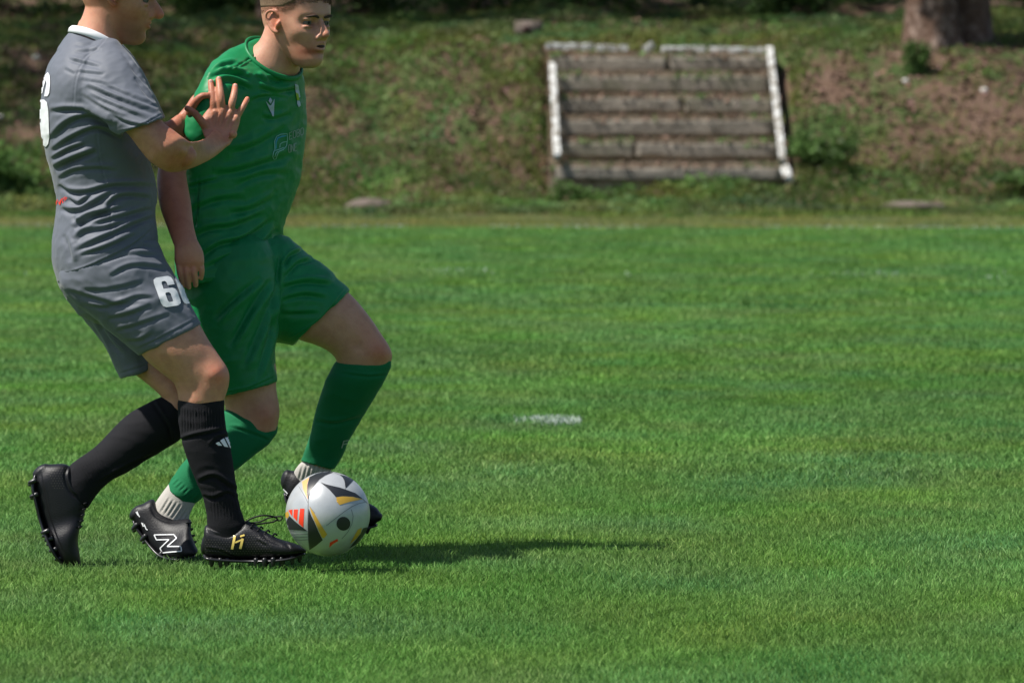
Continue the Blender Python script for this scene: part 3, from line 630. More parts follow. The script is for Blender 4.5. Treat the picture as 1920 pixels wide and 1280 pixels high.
# ================================================================== the player in grey
GB = 14.62
p1 = empty('person', (.0, 0, 0), 'player in grey shirt and shorts with black socks, braced against the player in green', 'person')
b0 = P(300, 1062, GB); ROOT[p1.name] = Vector((b0[0], b0[1], 0)); p1.location = ROOT[p1.name]
torsoA = [(140, 50, 224, 92, .0, .06), (118, 78, 246, 122, .0, .125), (92, 122, 262, 165, .0, .175), (80, 172, 270, 205, .0, .185), (77, 230, 275, 250, .0, .170), (86, 285, 281, 300, .0, .155), (99, 335, 290, 335, .0, .145), (107, 375, 294, 370, .0, .145), (103, 415, 290, 400, .0, .152), (98, 460, 294, 432, .0, .165), (100, 495, 296, 452, 0, .17), (109, 529, 291, 466, .0, .17)]
sleeveA = [(140, 118, 226, 84, -.085, .055), (137, 155, 250, 112, -.12, .070), (150, 192, 273, 154, -.15, .072), (182, 220, 291, 190, -.18, .068), (203, 236, 299, 206, -.19, .066), (222, 253, 307, 221, -.20, .064)]
armA = [(160, 150, 240, 120, -.12, .045), (200, 215, 285, 190, -.17, .046), (240, 252, 303, 226, -.195, .045), (264, 283, 328, 246, -.20, .043), (286, 307, 344, 258, -.20, .042), (320, 323, 357, 265, -.17, .042), (358, 316, 374, 263, -.08, .040), (398, 297, 388, 256, .045, .034), (428, 273, 400, 244, .125, .025)]
palmA = [(432, 270, 382, 254, 0.1300, .025), (443, 250, 377, 239, 0.1550, .020), (450, 228, 379, 219, 0.1700, .0165), (450, 214, 390, 202, 0.1750, .0135), (446, 208, 395, 196, 0.1750, .010)]
fingA = [([(401, 212, 0.1730), (400, 192, 0.1700), (397, 172, 0.1800), (395, 153, 0.1950)], [.0105, .0100, .0093, .0078]), ([(416, 208, 0.1710), (414, 186, 0.1630), (412, 166, 0.1750), (410, 148, 0.1950)], [.0108, .0104, .0096, .0080]),
         ([(431, 212, 0.1730), (435, 193, 0.1670), (439, 176, 0.1770), (441, 161, 0.1950)], [.0105, .0098, .0090, .0076]), ([(443, 222, 0.1750), (451, 208, 0.1730), (458, 196, 0.1800), (464, 185, 0.1950)], [.0092, .0084, .0078, .0066]),
         ([(392, 245, 0.1550), (378, 228, 0.1400), (364, 212, 0.1350), (350, 203, 0.1400)], [.0150, .0110, .0095, .0078])]
armF = [(150, 140, 235, 110, .14, .045), (205, 225, 265, 180, .17, .043), (255, 262, 300, 222, .19, .036), (305, 262, 312, 228, .19, .029), (340, 258, 333, 215, .20, .025)]
palmF = [(345, 256, 336, 213, 0.2150, .022), (376, 247, 350, 196, 0.2200, .020), (393, 215, 360, 181, 0.2250, .017), (402, 190, 375, 170, 0.2300, .013)]
fingF = [([(378, 180, 0.2250), (396, 163, 0.2150), (414, 154, 0.2200), (428, 160, 0.2300)], [.0095, .009, .0085, .007]), ([(388, 190, 0.2250), (405, 176, 0.2150), (420, 166, 0.2200), (434, 173, 0.2300)], [.0098, .009, .0085, .007]), ([(392, 200, 0.2250), (408, 190, 0.2200), (424, 182, 0.2250), (436, 188, 0.2350)], [.0095, .009, .008, .007]),
         ([(394, 212, .215), (410, 205, .21), (424, 200, .215), (434, 204, .22)], [.0088, .008, .0072, .006]), ([(356, 210, .19), (366, 192, .175), (378, 181, .17), (390, 179, .17)], [.0130, .0105, .0092, .0076])]
neckA = [(165, -40, 244, -5, 0, .062), (162, 0, 238, 35, 0, .059), (156, 26, 231, 62, 0, .058), (145, 48, 228, 86, 0, .064), (124, 78, 236, 112, 0, .085)]
pelvA = [(104, 490, 292, 446, 0, .165), (111, 530, 302, 478, 0, .160), (125, 560, 320, 520, 0, .13)]
shortN = [(110, 515, 298, 462, -.045, .125), (116, 538, 309, 486, -.06, .115), (140, 566, 328, 517, -.07, .105), (184, 600, 346, 549, -.08, .098), (222, 632, 362, 580, -.088, .088), (261, 665, 376, 607, -.092, .081)]
shortF = [(108, 515, 250, 470, .08, .10), (124, 556, 265, 530, .09, .10), (163, 605, 282, 580, .09, .092), (199, 655, 290, 640, .085, .085), (226, 709, 292, 688, .08, .080)]
thighN = [(165, 545, 295, 500, -.06, .070), (205, 605, 342, 545, -.08, .076), (257, 656, 373, 604, -.093, .074), (277, 678, 391, 637, -.097, .069), (304, 700, 412, 668, -.10, .058), (324, 716, 428, 695, -.10, .055), (332, 733, 429, 720, -.10, .052), (335, 752, 421, 748, -.10, .049)]
sockN = [(333, 756, 420, 750, -.10, .047), (335, 790, 421, 784, -.10, .050), (340, 822, 426, 812, -.10, .051), (350, 857, 434, 850, -.10, .050), (366, 897, 440, 893, -.10, .043), (380, 930, 445, 930, -.10, .037), (387, 960, 452, 956, -.10, .035), (390, 990, 462, 983, -.10, .036), (395, 1012, 468, 1008, -.10, .033)]
thighF = [(140, 560, 270, 520, .08, .075), (190, 630, 290, 590, .08, .068), (240, 690, 318, 655, .08, .060), (268, 713, 345, 688, .06, .055), (292, 733, 366, 722, .045, .052), (304, 748, 372, 765, .04, .050), (285, 758, 352, 805, .04, .050)]
sockF = [(303, 744, 366, 778, .04, .049), (270, 759, 340, 820, .04, .055), (236, 780, 309, 842, .04, .056), (205, 811, 275, 862, .035, .052), (175, 841, 240, 884, .03, .045), (150, 858, 205, 903, .02, .038), (131, 873, 182, 926, .015, .036), (112, 893, 166, 950, .01, .033)]
bootN = [(384, 1036, 382, 1004, -.10, .020), (390, 1044, 386, 984, -.10, .032), (408, 1047, 404, 986, -.10, .037), (435, 1048, 434, 992, -.10, .039), (466, 1049, 463, 976, -.10, .041), (496, 1048, 492, 993, -.105, .046), (526, 1046, 521, 1009, -.11, .049), (552, 1042, 548, 1017, -.115, .042), (571, 1036, 570, 1025, -.12, .022)]
bootF = [(65, 897, 92, 870, .01, .022), (65, 915, 128, 872, .01, .034), (70, 940, 152, 905, .01, .038), (77, 965, 161, 938, .01, .039), (86, 990, 158, 965, .01, .040), (97, 1017, 150, 990, .0, .045), (109, 1040, 146, 1014, -.0, .046), (121, 1057, 149, 1038, -.0, .040), (134, 1065, 151, 1054, .0, .024)]
fa = math.radians(9); frA = (P(220, -8, GB + .0), np.array([0, -1.0, 0]), np.array([math.cos(fa), 0, -math.sin(fa)]), np.array([math.sin(fa), 0, math.cos(fa)]))
hp, WA = head_parts(frA, nose=1.04, nr=1.15)
parts = [loft(torsoA, GB, scale=.90), loft(armA, GB), loft(armF, GB), loft(neckA, GB), loft(pelvA, GB, scale=.9), loft(thighN, GB), loft(thighF, GB), loft(sockN, GB, scale=.80), loft(sockF, GB, scale=.80), loft(bootN, GB, scale=.8), loft(bootF, GB, scale=.8)]
parts += hand(GB, palmA, fingA) + hand(GB, palmF, fingF) + hp
parts.append(ellipsoid(P(306, 288, GB - .20), [[.030, 0, -.02], [0, .03, 0], [.012, 0, .030]]))
parts.append(ellipsoid(P(345, 292, GB - .155), [[.03, 0, .012], [0, .03, 0], [-.012, 0, .026]]))
for tx, ty, bx_, by_ in ((403, 212, 400, 246), (417, 208, 409, 248), (431, 212, 418, 250), (442, 222, 428, 254)):                               # knuckles and tendons
    parts.append(ptube([(tx, ty, .161), ((tx + bx_) / 2, (ty + by_) / 2, .149), (bx_, by_, .140)], GB, [.0062, .0042, .003], seg=10)); 
    parts.append(ellipsoid(P(tx, ty, GB + .161), [[.008, 0, 0], [0, .007, 0], [0, 0, .009]]))
parts.append(ellipsoid(P(437, 252, GB + .120), [[.011, 0, 0], [0, .010, 0], [0, 0, .011]]))
me = union('body', parts, .0026, 3)
bumps(me, [(404, 702, 17, 17, 0, .0065), (402, 728, 12, 9, 0, .002), (378, 712, 12, 18, .3, -.0015), (385, 672, 14, 16, .9, -.0012), (330, 668, 38, 14, .9, .003), (352, 735, 12, 18, 0, -.002), (300, 272, 12, 26, -.6, .003), (352, 272, 16, 9, 0, -.003), (350, 305, 22, 9, -.35, .003), (316, 308, 9, 9, 0, .003), (345, 285, 9, 7, 0, .003), (335, 300, 6, 8, .4, -.002)])
R_ = (1.0, .72, .66)
color_attr(me, paint(me, [(410, 704, 22, 20, (1.0, .72, .68)), (397, 148, 8, 12, R_), (410, 146, 8, 14, R_), (441, 160, 8, 12, R_), (464, 188, 8, 12, R_), (345, 203, 10, 8, (.72, .66, .64)), (335, 305, 32, 20, (.92, .66, .58)), (375, 190, 34, 40, (.70, .50, .46)), (330, 235, 30, 22, (.75, .55, .50)), (300, 30, 16, 20, (.95, .70, .64)),  # far hand and forearm are painted darker to stand in for shade
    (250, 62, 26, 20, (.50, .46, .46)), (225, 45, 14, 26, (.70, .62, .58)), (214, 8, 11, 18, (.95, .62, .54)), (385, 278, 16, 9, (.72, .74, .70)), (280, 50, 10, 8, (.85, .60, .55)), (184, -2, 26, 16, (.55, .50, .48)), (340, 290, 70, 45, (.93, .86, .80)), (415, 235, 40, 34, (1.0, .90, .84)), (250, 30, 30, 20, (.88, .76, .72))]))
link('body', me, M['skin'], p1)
head_bits(p1, WA, 0, M['hair'], lambda V, s_: ((V[:, 2] > .035 - s_) & (V[:, 1] < .085 - (V[:, 2] < .06) * .02)) | ((V[:, 2] > -.008 - s_) & (V[:, 1] < -.02 + s_)))
nails(GB, [(395, 154, .1865, 0), (410, 148.5, .1865, 0), (441, 162, .1865, -.1), (463.5, 188, .1885, -.5)], p1)
linesA = [(a_, b_, c_ * (.62 if a_[0][1] < 205 else .85) * (.8 + .5 * random.random())) for a_, b_, c_ in [([(160, 163), (210, 184), (255, 200), (293, 214)], 4.2, .0085), ([(165, 180), (225, 205), (282, 228)], 4, .007), ([(190, 160), (240, 181), (296, 203)], 3.6, .0075), ([(150, 178), (195, 205), (235, 222)], 3.5, .006), ([(252, 145), (272, 172), (290, 193)], 3, .006), ([(240, 118), (260, 143), (275, 165)], 3, .005), ([(228, 100), (247, 122), (262, 142)], 2.6, .004), ([(205, 215), (240, 232), (285, 240)], 3, .004),
    ([(128, 112), (150, 118), (188, 127)], 3, .006), ([(140, 98), (165, 97), (190, 92)], 3, .004), ([(145, 135), (165, 138), (195, 141)], 3, .005), ([(140, 84), (170, 88)], 3, .003), ([(150, 150), (180, 156), (215, 160)], 3, .0035), ([(120, 130), (140, 140)], 3, .003),
    ([(205, 65), (183, 90), (160, 108), (142, 150), (137, 208)], 1.5, .0025), ([(222, 247), (255, 240), (303, 214)], 1.5, .002), ([(85, 115), (100, 100), (110, 92)], 4, .004),
    ([(92, 211), (130, 208), (170, 214), (212, 240)], 4.5, .009), ([(97, 262), (130, 232), (165, 222), (205, 238)], 5, .012), ([(98, 285), (140, 258), (185, 243), (230, 262)], 4.2, .010), ([(102, 318), (140, 300), (182, 285)], 5, .012), ([(98, 300), (130, 282), (160, 272)], 3.5, .007), ([(110, 338), (140, 322), (185, 318), (220, 322)], 4, .007),
    ([(108, 347), (130, 361), (165, 362), (215, 350), (292, 350)], 4.2, .011), ([(125, 372), (148, 384), (170, 366)], 3.6, .008), ([(112, 392), (135, 398), (165, 390), (215, 360)], 4.5, .009), ([(200, 395), (215, 375), (240, 368), (285, 372)], 4, .008), ([(135, 402), (150, 420), (190, 402), (232, 392)], 4, .008), ([(140, 430), (165, 408), (205, 398)], 4.5, .010), ([(170, 425), (215, 412), (285, 392)], 4.2, .009), ([(145, 452), (160, 436), (205, 428), (240, 415)], 4.5, .009),
    ([(140, 472), (190, 450), (245, 425), (290, 408)], 4.2, .008), ([(150, 480), (200, 465), (255, 440)], 3.6, .005), ([(120, 440), (128, 470), (132, 492)], 5, .005), ([(113, 517), (160, 503), (215, 478), (255, 455), (290, 425)], 1.8, .0035), ([(182, 245), (184, 280), (192, 320), (202, 358)], 1.6, .003), ([(202, 360), (206, 395), (210, 440)], 1.6, .002)]]
sh = cloth('shirt', [loft(torsoA, GB, 64, 8, 'none', 'open'), loft(sleeveA, GB, 48, 8, 'dome', 'open'), loft([(a + 10, b + 2, c + 4, d, -e, f) for a, b, c, d, e, f in sleeveA], GB, 40, 6, 'dome', 'open')], M['grey'], p1, linesA, .0033, 8, [(0.0022, 7, 3, (1, 1, 1.5), .8), (.0014, 24, 11, (1, 1, 1.6), .4)])
six = [(1, .70), (1, .84), (.95, .94), (.82, 1), (.2, 1), (.06, .95), (0, .84), (0, .16), (.06, .05), (.2, 0), (.8, 0), (.94, .05), (1, .16), (1, .46), (.94, .56), (.82, .60), (.38, .60), (.38, .80), (.44, .85), (.58, .85), (.64, .80), (.64, .70)]
sixh = [(.38, .20), (.44, .15), (.58, .15), (.64, .20), (.64, .42), (.58, .47), (.44, .47), (.38, .44)]
def aff(pts, o, u, v): return [(o[0] + a * u[0] + b * v[0], o[1] + a * u[1] + b * v[1]) for a, b in pts]
decal('back_number', [[(91, 136), (94.5, 142), (95, 158), (93.5, 175), (90, 181), (84, 181), (86, 170), (88.5, 158), (87.5, 150), (83.5, 162), (80.5, 176), (76.5, 174), (77, 160), (82, 145)], [(77, 187), (84, 187), (89, 192), (91.5, 205), (92.5, 230), (93.5, 258), (91.5, 270), (87, 275.5), (82, 272), (78.5, 255), (75.5, 225), (75, 200)]], sh, M['white'], sh, 2.0, .002)
decal('red_lettering', [stroke([(106, 384), (109, 374), (112, 382), (115, 375)], 2.4), stroke([(113, 384), (117, 372), (119, 381)], 2.2), stroke([(118, 374), (123, 369), (122, 377), (126, 370)], 2.2)], sh, M['red'], sh, 1.5, .002)
# white collar band
th = np.linspace(0, 2 * math.pi, 80, endpoint=False); cl = P(134, 50, GB); cr_ = P(231, 93, GB); cc = (cl + cr_) / 2; ca = (cr_ - cl) / 2; rings = []
up_ = np.array([.42, 0, .9]); up_ /= np.linalg.norm(up_)
for t in th:
    base = cc + math.cos(t) * ca * 1.03 + math.sin(t) * np.array([0, .081, 0]) + np.array([0, 0, 1]) * (.012 * math.sin(t) ** 2 - .006)
    out = math.cos(t) * ca / np.linalg.norm(ca) + math.sin(t) * np.array([0, 1, 0]); hgt = .0105
    rings.append(np.array([base + up_ * hgt * a + out * (.0035 * b - .004 * max(a, 0)) for a, b in ((-1, -1), (-1, 1), (0, 1.3), (.8, 1), (1, 0), (.8, -1))]))
V = np.concatenate(rings); n = 6; Fc = [(i * n + j, i * n + (j + 1) % n, ((i + 1) % 80) * n + (j + 1) % n, ((i + 1) % 80) * n + j) for i in range(80) for j in range(n)]
link('collar', mesh_l('collar', V, Fc), M['white'], p1)
linesB = [(a_, b_, c_ * .65) for a_, b_, c_ in [([(180, 497), (235, 478), (300, 480)], 4, .006), ([(205, 520), (250, 500), (318, 505)], 4, .006), ([(228, 470), (262, 462), (300, 468)], 4, .007), ([(122, 545), (170, 560), (215, 572), (262, 568)], 4.5, .007), ([(150, 572), (200, 578), (255, 560), (290, 560)], 4, .006), ([(200, 600), (240, 592), (285, 575)], 4.5, .007), ([(215, 622), (255, 612), (320, 590)], 4, .005), ([(150, 545), (200, 545), (270, 530)], 4, .004), ([(255, 655), (300, 634), (370, 597)], 1.6, .003), ([(232, 640), (262, 640), (290, 625)], 4, .005),
          ([(180, 600), (205, 640), (232, 668)], 4.5, .007), ([(165, 600), (190, 640), (212, 690)], 4, .006), ([(222, 700), (250, 692), (285, 680)], 1.6, .003)]]
st = cloth('shorts', [loft(pelvA, GB, 56, 6, 'none', 'dome'), loft(shortN, GB, 56, 8, 'dome', 'open'), loft(shortF, GB, 48, 8, 'dome', 'open')], M['grey'], p1, linesB, .0033, 7, [(.004, 9, 30, (1, 1, 1.6), -.6), (.002, 22, 41, (1, 1, 1.4), -.6)])
s6 = [six, six]; decal('shorts_number', [aff(six, (304.5, 577), (36, -5), (-20, -55)), aff(six, (344, 571), (24, -4), (-19, -53))], st, M['white'], st, 2.0, .002, {0: [aff(sixh, (304.5, 577), (36, -5), (-20, -55))], 1: [aff(sixh, (344, 571), (24, -4), (-19, -53))]})
ribs = [([(337 + i * 5.2, 762 + abs(i - 8) * .3), (338 + i * 5.25, 812 - i * .5)], 1.5, .0022) for i in range(16)]
k1 = cloth('sock', [loft(sockN, GB, 64, 8, 'dome', 'dome')], M['bsock'], p1, ribs + [([(338, 826), (365, 818), (395, 812), (424, 805)], 3, .006), ([(372, 905), (400, 895), (425, 910), (446, 925)], 4, .007), ([(378, 930), (400, 935), (430, 925), (446, 940)], 3.5, .005), ([(395, 838), (408, 822), (430, 818)], 3, .004)] + [([(395 + i * 5, 915), (400 + i * 6, 975)], 1.3, .0014) for i in range(9)], .003, 3, [(.0016, 14, 5, (1, 1, 2), 0)])
decal('sock_emblem', [[(404, 831), (410, 828), (416, 835), (409, 835)], [(412, 826), (419, 822), (427, 838), (420, 837)], [(421, 821), (428.5, 818), (434, 828), (433.5, 841), (430, 839)]], k1, M['white'], k1, 1.6, .002)
k2 = cloth('sock', [loft(sockF, GB, 64, 8, 'dome', 'dome')], M['bsock'], p1, [([(140 + i * 4.5, 862 - i * 3), (172 + i * 4.5, 918 - i * 3)], 1.3, .0016) for i in range(9)] + [([(187, 905), (230, 880), (290, 850)], 3, .005), ([(285, 752), (315, 800), (320, 832)], 3, .004)], .003, 3, [(.0016, 14, 6, (1, 1, 2), 0)])
def boot(parent, st, solepts, studs, DB, mt, sole_w, lines, e=2.4, ripp=None):
    b = cloth('boot', [loft(st, DB, 48, 8, 'dome', 'dome', e=e)], mt, parent, lines, .0028, 2, ripp)
    mb = MB(); S = catmull([list(P(x, y, DB + d)) + [w_, t_] for x, y, d, w_, t_ in solepts], 6); rings = []
    for i, q in enumerate(S):
        tg = S[min(i + 1, len(S) - 1), :3] - S[max(i - 1, 0), :3]; tg /= np.linalg.norm(tg); nn = np.array([tg[2], 0, -tg[0]]); nn = -nn if nn @ np.array(sole_w) < 0 else nn
        th = np.linspace(0, 2 * math.pi, 20, endpoint=False); cs = np.sign(np.cos(th)) * np.abs(np.cos(th)) ** .6; sn = np.sign(np.sin(th)) * np.abs(np.sin(th)) ** .6
        rings.append(q[:3] + nn * 0 + sn[:, None] * nn * q[4] + cs[:, None] * np.array([0, q[3], 0]))
    mb.add(*rings_to_mesh(rings, 'dome', 'dome')); s = link('sole', mb.mesh('sole'), M['sole'], b)
    for x, y, d, dx, dy in studs:
        m = MB(); stud(m, x, y, DB + d, dx, dy); link('stud', m.mesh('stud'), M['sole'], s)
    return b
bN = boot(p1, bootN, [(383, 1040, -.10, .020, .004), (392, 1046, -.10, .036, .0055), (430, 1049, -.10, .037, .005), (466, 1050, -.10, .038, .005), (510, 1049, -.108, .050, .005), (545, 1045, -.115, .045, .005), (570, 1037, -.12, .022, .004)],
    [(x, y, d, 0, 8) for x, y, d in ((396, 1052, -.128), (398, 1051, -.075), (413, 1053, -.13), (426, 1053, -.125), (424, 1052, -.08), (480, 1053, -.14), (496, 1053, -.155), (500, 1052, -.07), (512, 1052, -.155), (528, 1051, -.15), (530, 1050, -.08), (548, 1048, -.145), (562, 1044, -.13))], GB, M['boot'], (0, 0, -1),
    [([(388, 992), (405, 1002), (430, 1004), (450, 990), (458, 980)], 2.5, .003), ([(385, 1028), (410, 1032), (435, 1042), (450, 1046)], 2, .0025), ([(490, 1000), (505, 1012), (528, 1022)], 2.6, .0025), ([(480, 1012), (500, 1024)], 2.5, .002), ([(535, 1018), (545, 1028)], 2.5, .002)])
decal('gold_emblem', [stroke([(440.5, 1004), (438, 1016), (435, 1029)], 4.4), stroke([(441, 1016.5), (454, 1011)], 3), stroke([(455, 1009), (453, 1018), (450.5, 1028)], 4.6), stroke([(450.5, 1005.2), (458.5, 1002.4)], 3)], bN, M['gold'], bN, 1.5, .0018)
dots = [[(x + dx, y + dy) for dx, dy in ((-.7, 0), (0, .7), (.7, 0), (0, -.7))] for r_ in range(9) for c_ in range(24) for x, y in [(386 + c_ * 5.2 + (r_ % 2) * 2.6, 1003 + r_ * 4.2)] if y > 1000 + max(0, (x - 478)) * .42 and y < 1034 + (x - 386) * .06 and x < 510 and not (432 < x < 460 and y < 1031) and not (y < 1008 and x < 455)]
decal('mesh_dots', dots, bN, mat('dot_grey', (.13, .12, .10), .6, .3), bN, 1.5, .0012)
lc = MB()
lc.add(*ptube([(460, 978, -.125), (475, 970, -.135), (492, 966, -.14), (508, 967, -.13), (520, 972, -.12), (512, 978, -.12), (498, 980, -.13), (478, 983, -.13)], GB, [.0022] * 8, seg=8)); lc.add(*ptube([(466, 980, -.11), (486, 978, -.12), (505, 970, -.115), (528, 968, -.12), (526, 975, -.12), (516, 975, -.12)], GB, [.0020] * 6, seg=8))
for i in range(4): lc.add(*ptube([(470 + i * 13, 988 + i * 6.5, -.135), (476 + i * 13, 981 + i * 6.3, -.11), (480 + i * 13, 984 + i * 6.3, -.08)], GB, [.0024] * 3, seg=8))
link('laces', lc.mesh('laces'), M['lace'], bN)
bF = boot(p1, bootF, [(67, 890, .01, .020, .004), (63, 912, .01, .034, .0055), (70, 945, .01, .036, .005), (79, 980, .01, .037, .005), (95, 1019, .0, .050, .005), (110, 1045, 0, .045, .005), (130, 1065, 0, .022, .004)],
    [(x, y, d, -8, 3) for x, y, d in ((62, 902, -.02), (62, 906, .03), (65, 928, -.02), (66, 931, .03), (86, 996, -.035), (88, 1002, .03), (93, 1010, -.03), (96, 1018, .03), (101, 1030, -.03), (112, 1046, -.025), (120, 1056, .02))], GB, M['boot'], (-1, 0, .2),
    [([(127, 873), (122, 895), (135, 925), (160, 935)], 2.5, .004), ([(75, 880), (82, 920), (90, 960), (105, 1005), (120, 1040)], 2, .0025)])
dots = [[(x + dx, y + dy) for dx, dy in ((-.7, 0), (0, .7), (.7, 0), (0, -.7))] for r_ in range(9) for c_ in range(7) for x, y in [(92 + c_ * 5 + (r_ % 2) * 2.5, 878 + r_ * 4.6)] if x < 124 - r_ * .5 and x > 90 + r_]
decal('mesh_dots', dots, bF, bpy.data.materials['dot_grey'], bF, 1.5, .0012)
lc = MB()
for i in range(5): lc.add(*ptube([(158 - i * 2.5, 944 + i * 11, -.03), (163 - i * 2.5, 942 + i * 11, .0), (159 - i * 2.5, 946 + i * 11, .03)], GB, [.0024] * 3, seg=8))
lc.add(*ptube([(160, 946, 0), (167, 944, -.01), (164, 951, -.01)], GB, [.002] * 3, seg=8)); link('laces', lc.mesh('laces'), M['lace'], bF)

# ================================================================== the player in green
EB = 15.0
p2 = empty('person', (0, 0, 0), 'player in all green kit striding forward behind the ball, looking ahead', 'person')
b0 = P(470, 1049, EB); ROOT[p2.name] = Vector((b0[0], b0[1], 0)); p2.location = ROOT[p2.name]
torsoB = [(471, 90, 556, 131, .0, .060, .03, .045), (430, 100, 566, 146, .0, .092, .07, .03), (398, 126, 569, 180, .0, .115, .10, .01), (378, 172, 569, 225, .0, .118, .115), (362, 245, 568, 272, .0, .118, .115), (354, 310, 561, 322, .0, .116, .11), (350, 370, 546, 380, .0, .114, .10), (345, 425, 529, 425, .0, .115, .09), (334, 480, 521, 462, .0, .122, .08), (334, 533, 517, 507, .0, .124, .08)]
sleeveB = [(406, 116, 470, 180, -.10, .055), (386, 142, 445, 215, -.14, .060), (368, 175, 416, 245, -.155, .058), (350, 212, 398, 272, -.155, .056), (338, 236, 384, 290, -.15, .054)]
armB = [(412, 148, 448, 188, -.09, .030), (378, 190, 412, 238, -.125, .036), (340, 235, 380, 280, -.14, .040), (312, 275, 358, 303, -.16, .038), (299, 305, 350, 320, -.19, .038), (294, 340, 351, 340, -.24, .037), (299, 385, 358, 380, -.30, .034), (314, 428, 363, 422, -.35, .028), (326, 460, 371, 454, -.39, .023)]
palmB = [(327, 458, 371, 452, -.39, .021), (327, 474, 380, 470, -.40, .018), (328, 490, 383, 488, -.405, .015), (330, 500, 382, 498, -.405, .012)]
fingB = [([(336, 492, -.405), (337, 508, -.41), (340, 522, -.405), (343, 536, -.395)], [.0094, .0086, .0080, .0070]), ([(349, 494, -.405), (350, 511, -.412), (352, 526, -.405), (354, 539, -.395)], [.0094, .0088, .0082, .0070]),
         ([(362, 494, -.405), (364, 510, -.412), (366, 523, -.405), (367, 535, -.395)], [.0094, .0086, .0080, .0068]), ([(375, 492, -.40), (378, 504, -.407), (378, 514, -.40), (377, 522, -.39)], [.0086, .0078, .0070, .0060]), ([(336, 470, -.385), (334, 488, -.365), (338, 505, -.355)], [.012, .0095, .0078])]
neckB = [(502, 5, 572, 55, .0, .056), (498, 46, 568, 90, .0, .055, .01), (488, 74, 563, 112, 0, .055, .015), (470, 94, 562, 130, 0, .060, .02, .02), (462, 112, 552, 146, 0, .060, .03, .02)]
armB2 = [(515, 160, 550, 200, .10, .040), (505, 215, 545, 230, .18, .040), (500, 290, 540, 300, .24, .038), (500, 330, 545, 345, .22, .033), (480, 370, 520, 390, .15, .027)]
sleeveB2 = [(545, 145, 562, 200, .11, .055), (520, 205, 561, 235, .17, .055), (508, 262, 556, 275, .20, .052)]
pelvB = [(338, 492, 519, 472, 0, .108, .065), (336, 525, 523, 502, 0, .112, .06), (345, 560, 530, 545, 0, .105, .03)]
shortR = [(336, 500, 512, 480, -.02, .115), (335, 545, 520, 535, -.03, .115), (345, 600, 520, 592, -.035, .108), (366, 655, 514, 640, -.045, .10), (384, 700, 516, 680, -.05, .094), (402, 744, 519, 714, -.05, .090)]
shortL = [(420, 560, 500, 440, .05, .11), (470, 610, 540, 446, .07, .11), (503, 634, 576, 478, .08, .104), (527, 641, 612, 502, .09, .098), (548, 645, 655, 545, .09, .092)]
thighR = [(375, 580, 500, 565, -.03, .070), (392, 650, 506, 634, -.045, .070), (402, 705, 518, 690, -.05, .064), (418, 750, 518, 728, -.05, .057), (426, 776, 524, 768, -.055, .053), (425, 796, 519, 806, -.06, .050)]
thighL = [(450, 560, 540, 475, .07, .070), (528, 597, 600, 512, .092, .068), (553, 632, 653, 548, .09, .073), (590, 646, 691, 591, .09, .066), (615, 658, 717, 630, .09, .060), (630, 674, 734, 660, .09, .057), (628, 690, 732, 684, .095, .054), (612, 712, 722, 712, .10, .052)]
sockR = [(419, 771, 519, 812, -.06, .050), (405, 792, 504, 832, -.065, .053), (388, 815, 480, 850, -.075, .053), (362, 846, 448, 876, -.09, .047), (340, 872, 410, 905, -.10, .041), (322, 897, 378, 934, -.11, .037), (314, 915, 358, 949, -.115, .035)]
whiteR = [(318, 905, 368, 940, -.112, .032), (300, 929, 357, 962, -.12, .032), (285, 953, 351, 985, -.125, .033), (276, 975, 345, 1005, -.13, .033)]
sockL = [(627, 682, 733, 688, .095, .056), (612, 710, 722, 711, .10, .058), (603, 735, 707, 737, .12, .058), (596, 757, 693, 760, .14, .055), (588, 787, 679, 783, .16, .050), (578, 827, 656, 822, .18, .042), (568, 853, 641, 856, .20, .038), (564, 863, 626, 879, .205, .036)]
whiteL = [(576, 858, 622, 866, .205, .026), (561, 870, 621, 885, .21, .033), (551, 885, 618, 905, .22, .035), (546, 905, 622, 925, .23, .036)]
bootR = [(250, 975, 266, 945, -.12, .024), (257, 987, 287, 936, -.12, .034), (268, 1004, 300, 957, -.13, .038), (283, 1023, 325, 974, -.15, .040), (299, 1038, 356, 973, -.17, .043), (319, 1044, 358, 997, -.20, .047), (345, 1045, 364, 1016, -.22, .046), (362, 1041, 370, 1030, -.24, .03)]
bootL = [(533, 920, 545, 882, .23, .026), (540, 940, 566, 884, .23, .036), (562, 958, 600, 895, .23, .038), (600, 972, 628, 905, .22, .040), (638, 982, 655, 925, .20, .045), (675, 987, 683, 939, .18, .046), (698, 985, 704, 950, .16, .038), (709, 977, 714, 962, .15, .022)]
c45 = math.sqrt(.5); frB = (P(557, 43, EB - .02), np.array([-c45, -c45, 0]), np.array([c45, -c45, 0]), np.array([0, 0, 1.0]))
hp, WB = head_parts(frB, 1.0, .004)
parts = [loft(torsoB, EB, scale=.84), loft(armB, EB), loft(armB2, EB), loft(neckB, EB), loft(pelvB, EB, scale=.84), loft(thighR, EB), loft(thighL, EB), loft(sockR, EB, scale=.80), loft(sockL, EB, scale=.80), loft(whiteR, EB, scale=.9), loft(whiteL, EB, scale=.9), loft(bootR, EB, scale=.8), loft(bootL, EB, scale=.8)]
parts += hand(EB, palmB, fingB) + hp
me = union('body', parts, .0026, 3)
bumps(me, [(708, 655, 18, 20, 0, .005), (672, 650, 20, 10, .7, -.003), (640, 590, 40, 14, .8, .003), (498, 783, 18, 18, 0, .005), (470, 765, 10, 22, 0, -.0025), (455, 740, 12, 20, 0, .002), (325, 350, 12, 30, 0, .002)])
